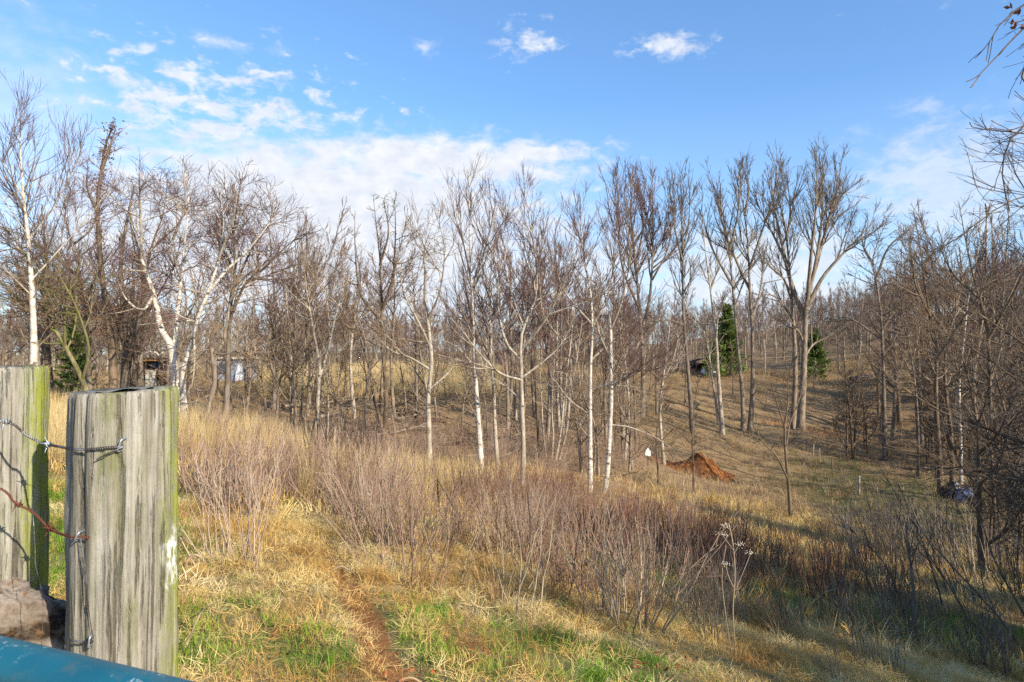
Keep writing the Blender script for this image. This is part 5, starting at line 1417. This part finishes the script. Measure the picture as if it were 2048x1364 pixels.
# fence down the slope
fr = empty('wire_fence', gat(1598, 893, 50), 'wire fence of thin stakes and one dark post running down the valley side', 'fence')
fb = np.array(fr.location)
tops = []
for px, py, D, hp, w, mt in [(1597, 893, 50, 1.0, .05, 'pale'), (1612, 902, 48, .8, .04, 'grey'), (1626, 914, 46, .85, .05, 'pale'), (1640, 926, 44.5, .9, .05, 'pale'), (1665, 957, 41, .95, .10, 'brown'), (1690, 965, 38, .8, .04, 'grey'), (1718, 988, 35, .95, .09, 'pale'),
                             (1755, 1015, 31, .9, .05, 'grey'), (1800, 1052, 27, .95, .06, 'brown'), (1872, 1112, 22, 1.1, .05, 'brown'), (1958, 1165, 18, 1.15, .07, 'pale'), (2075, 1235, 14.5, 1.2, .07, 'grey')]:
    q_ = gat(px, py, D)
    lean = rng.normal(0, .05)
    c = np.array([[0, 0, -.3], [lean * .5, 0, hp * .5], [lean, 0, hp]]) + q_ - fb
    cr = curve(c, 4)
    link('post', mesh_np('post', [(*tubes(np.vstack([cr, cr[-1:] + [0, 0, .003]])[None], np.array([[w / 2] * 4 + [.002]]), 7), 0)], [M[mt]]), fr)
    tops.append((q_ - fb, hp))
for f in (.35, .62, .9):
    tube_obj('wire', [a_ + [0, 0, h_ * f] for a_, h_ in tops], .006, mw, fr, 4, 60)

# dead wood in the hollow
r = np.random.default_rng(12)
NAMES = 'fallen dead branch among the brown leaves of the hollow'
for k in range(36):
    px, py, D = r.uniform(520, 1060), 0, r.uniform(27, 42)
    x = (px - 1024) / FPX * D; ln = r.uniform(1.8, 5.0); a = r.normal(.2, .5)
    pp = np.array([[x + ln * math.cos(a) * f, D + ln * math.sin(a) * f, 0] for f in np.linspace(0, 1, 5)])
    pp[:, 2] = ground(pp[:, 0], pp[:, 1]) + np.array([.02, .1, .18, .3, .34]) * r.uniform(.3, 2.2) * r.choice([1, 1, 1.5])
    c = curve(pp, 9) - pp[0]
    rad_ = r.uniform(.04, .12)
    P = [c]; R = [np.linspace(rad_, rad_ * .3, 9)]
    for s in range(r.integers(2, 5)):
        j = r.integers(2, 7); d = r.normal(0, 1, 3); d[2] = abs(d[2]); d = d / np.linalg.norm(d) * r.uniform(.6, 1.9)
        P.append(curve([c[j], c[j] + d * .5 + [0, 0, .05], c[j] + d], 9)); R.append(np.linspace(rad_ * .45, rad_ * .15, 9))
    o = link('fallen_branch', mesh_np('fallen_branch', [(*tubes(np.array(P), np.array(R), 5), 0)], [M[['brown', 'brown', 'tan'][k % 3]]]), None, pp[0])
    tag(o, NAMES, 'branch', 'fallen branches in the hollow')
    REG.append((o, ['dark', 'dark brown', 'tan'][k % 3] + ' fallen branch in the hollow below ' + landmark(px), px, D, 'fallen branches in the hollow'))
for k, (a0, a1, D0, D1, w, bk, lab) in enumerate([
        ((1640, 838), (1765, 878), 60, 57, .28, 'brown', 'dark fallen trunk lying across the slope right of the huge poplar'),
        ((1650, 868), (1790, 905), 56, 52, .16, 'brown', 'thinner fallen trunk below the dark fallen trunk on the slope'),
        ((1330, 800), (1470, 850), 62, 57, .2, 'brown', 'dark fallen trunk lying behind the middle poplars'),
        ((1700, 742), (1745, 752), 80, 80, .5, 'tarp_dark', 'black fallen log at the upper edge of the tan slope')]):
    p0, p1 = gat(*a0, D0), gat(*a1, D1)
    mid = (p0 + p1) / 2; mid[2] = gz(mid[0], mid[1])
    c = curve([p0 + [0, 0, w * .4], mid + [0, 0, w * .5], p1 + [0, 0, w * .35]], 14)
    o = link('fallen_log', mesh_np('fallen_log', [(*tubes((c - p0)[None], np.linspace(w / 2, w * .3, 14)[None] * (1 + .1 * np.sin(np.arange(14) * 2.1)), 8), 0)], [M[bk]]), None, p0)
    tag(o, lab, 'fallen tree')

# sticks lying in the near grass
for k, (a0, a1, D0, D1, w, bk, lab, lift) in enumerate([
        ((372, 1290), (428, 1236), 3.2, 3.7, .006, 'tw_tan', 'pale curved stick lying in the green grass beside the square topped post', .10),
        ((372, 1122), (405, 1126), 4.6, 4.6, .012, 'tw_tan', 'short pale stick just right of the square topped post', .08),
        ((418, 1023), (455, 1027), 6.3, 6.3, .012, 'tw_tan', 'pale stick on the flattened grass above the orange patch', .08),
        ((664, 1137), (700, 1146), 4.9, 4.9, .010, 'tw_tan', 'thin pale stick lying across the dirt path', .04),
        ((790, 1358), (852, 1354), 3.0, 3.0, .007, 'tw_tan', 'pale twig at the foot of the dirt path', .04),
        ((1180, 1240), (1260, 1258), 5.2, 5.2, .010, 'tw_tan', 'long thin stick in the straw right of the forked shrub', .08)]):
    p0, p1 = gat(*a0, D0), gat(*a1, D1); mid = (p0 + p1) / 2; mid[2] = gz(mid[0], mid[1]) + lift + .02
    c = curve([p0 + [0, 0, lift * .6], mid, p1 + [0, 0, lift]], 10)
    o = link('stick', mesh_np('stick', [(*tubes((c - p0)[None], np.linspace(w, w * .5, 10)[None], 6), 0)], [M[bk]]), None, p0)
    tag(o, lab, 'stick')
# bent black stick in the brambles
D = 11.0; p0 = at(880, 1010, D); p0[2] = gz(p0[0], p0[1])
bs = empty('bent_stick', p0, 'bent black stick like an upside down V above the red bushes', 'stick')
tube_obj('stem', [p0 * 0 + [0, 0, -.1], at(876, 990, D) - p0, at(875, 957, D) - p0], .012, M['tw_dark'], bs, 6, 8)
tube_obj('stem', [at(875, 957, D) - p0, at(890, 980, D) - p0 + [0, -.1, 0], at(912, 1012, D) - p0 + [0, -.25, 0]], .013, M['tw_dark'], bs, 6, 8)

# tall dry weed in front of the red band
D = 4.9; p0 = at(1474, 1364, D); p0[2] = gz(p0[0], p0[1])
wd = empty('dry_weed', p0, 'tall dry weed stalk with small pale seed heads standing in front of the red stems', 'weed')
tube_obj('stem', [p0 * 0 + [0, 0, -.1], at(1470, 1290, D) - p0, at(1466, 1220, D) - p0, at(1470, 1150, D) - p0, at(1466, 1090, D) - p0, at(1458, 1048, D) - p0], .0042, M['st_pale'], wd, 6, 30)
tube_obj('stem', [p0 * 0 + [-.02, .02, -.1], at(1462, 1300, D) - p0, at(1450, 1220, D) - p0, at(1444, 1150, D) - p0, at(1452, 1090, D) - p0], .003, M['st_pale'], wd, 5, 30)
heads = []
for pp in ([(1473, 1178), (1488, 1140), (1502, 1105)], [(1467, 1100), (1452, 1080), (1444, 1068)], [(1468, 1110), (1474, 1096), (1480, 1088)], [(1460, 1060), (1452, 1052), (1449, 1050)], [(1470, 1180), (1456, 1150), (1452, 1128)]):
    q_ = [at(*a_, D) - p0 for a_ in pp]
    tube_obj('stem', q_, .0022, M['st_pale'], wd, 5, 10); heads.append(q_[-1])
rh = np.random.default_rng(5)
for hd in heads:
    n = 26; ctr = hd + rh.normal(0, 1, (n, 3)) * [.020, .020, .006]; d = unit(rh.normal(0, 1, (n, 3))) * .005
    P = np.stack([ctr - d, ctr, ctr + d], 1)
    o = link('seed_head', mesh_np('seed_head', [(*tubes(P, np.tile([.001, .0035, .001], (n, 1)), 4), 0)], [M['pale_board']]), wd); o['kind'] = 'stuff'

# a few russet leaves on the near grass
m = plain('russet_leaf', (.26, .085, .03), .4, 20)
lv = []; rl = np.random.default_rng(8)
for px, py, D in [(1290, 1330, 3.7), (1330, 1355, 3.5), (1240, 1310, 3.9), (700, 1330, 3.1), (960, 1300, 3.6), (560, 1290, 3.4), (1350, 1310, 4.1), (820, 1350, 3.1)]:
    p = gat(px, py, D)
    for k in range(7):
        c0 = p + [rl.normal(0, .10), rl.normal(0, .1), rl.uniform(.03, .08)]
        a = unit(rl.normal(0, 1, 3) * [1, 1, .4]); bb = unit(np.cross(a, [rl.normal(0, .4), rl.normal(0, .4), 1])); nrm = np.cross(a, bb)
        lv.append(np.array([c0 - a * .02, c0 - bb * .011 + nrm * .006, c0 + a * .02, c0 + bb * .011 + nrm * .006]))
lv = np.array(lv).reshape(-1, 3)
tag(link('fallen_leaves', mesh_np('fallen_leaves', [(lv, np.arange(len(lv)).reshape(-1, 4), 0)], [m], smooth=False)), 'russet dead leaves scattered on the near grass', kind='stuff')
# ------------------------------------------------------------------ labels of the many: by look and neighbour, then by order from the left
ORD = ['leftmost', 'second from left', 'third from left', 'fourth from left', 'fifth from left', 'sixth from left', 'seventh from left', 'eighth from left', 'ninth from left', 'tenth from left', 'eleventh from left', 'twelfth from left']
by = {}
for row in REG: by.setdefault(row[1], []).append(row)
for text, rows in by.items():
    rows.sort(key=lambda q_: q_[2])
    for k, (o, _, px, D, g) in enumerate(rows):
        o['label'] = text if len(rows) == 1 or len(rows) > 12 else text + ', ' + (ORD[k] if g != 'trees on the right hand bank' else ORD[k].replace('leftmost', 'nearest to the gate').replace('from left', 'from the gate'))
        o['group'] = g
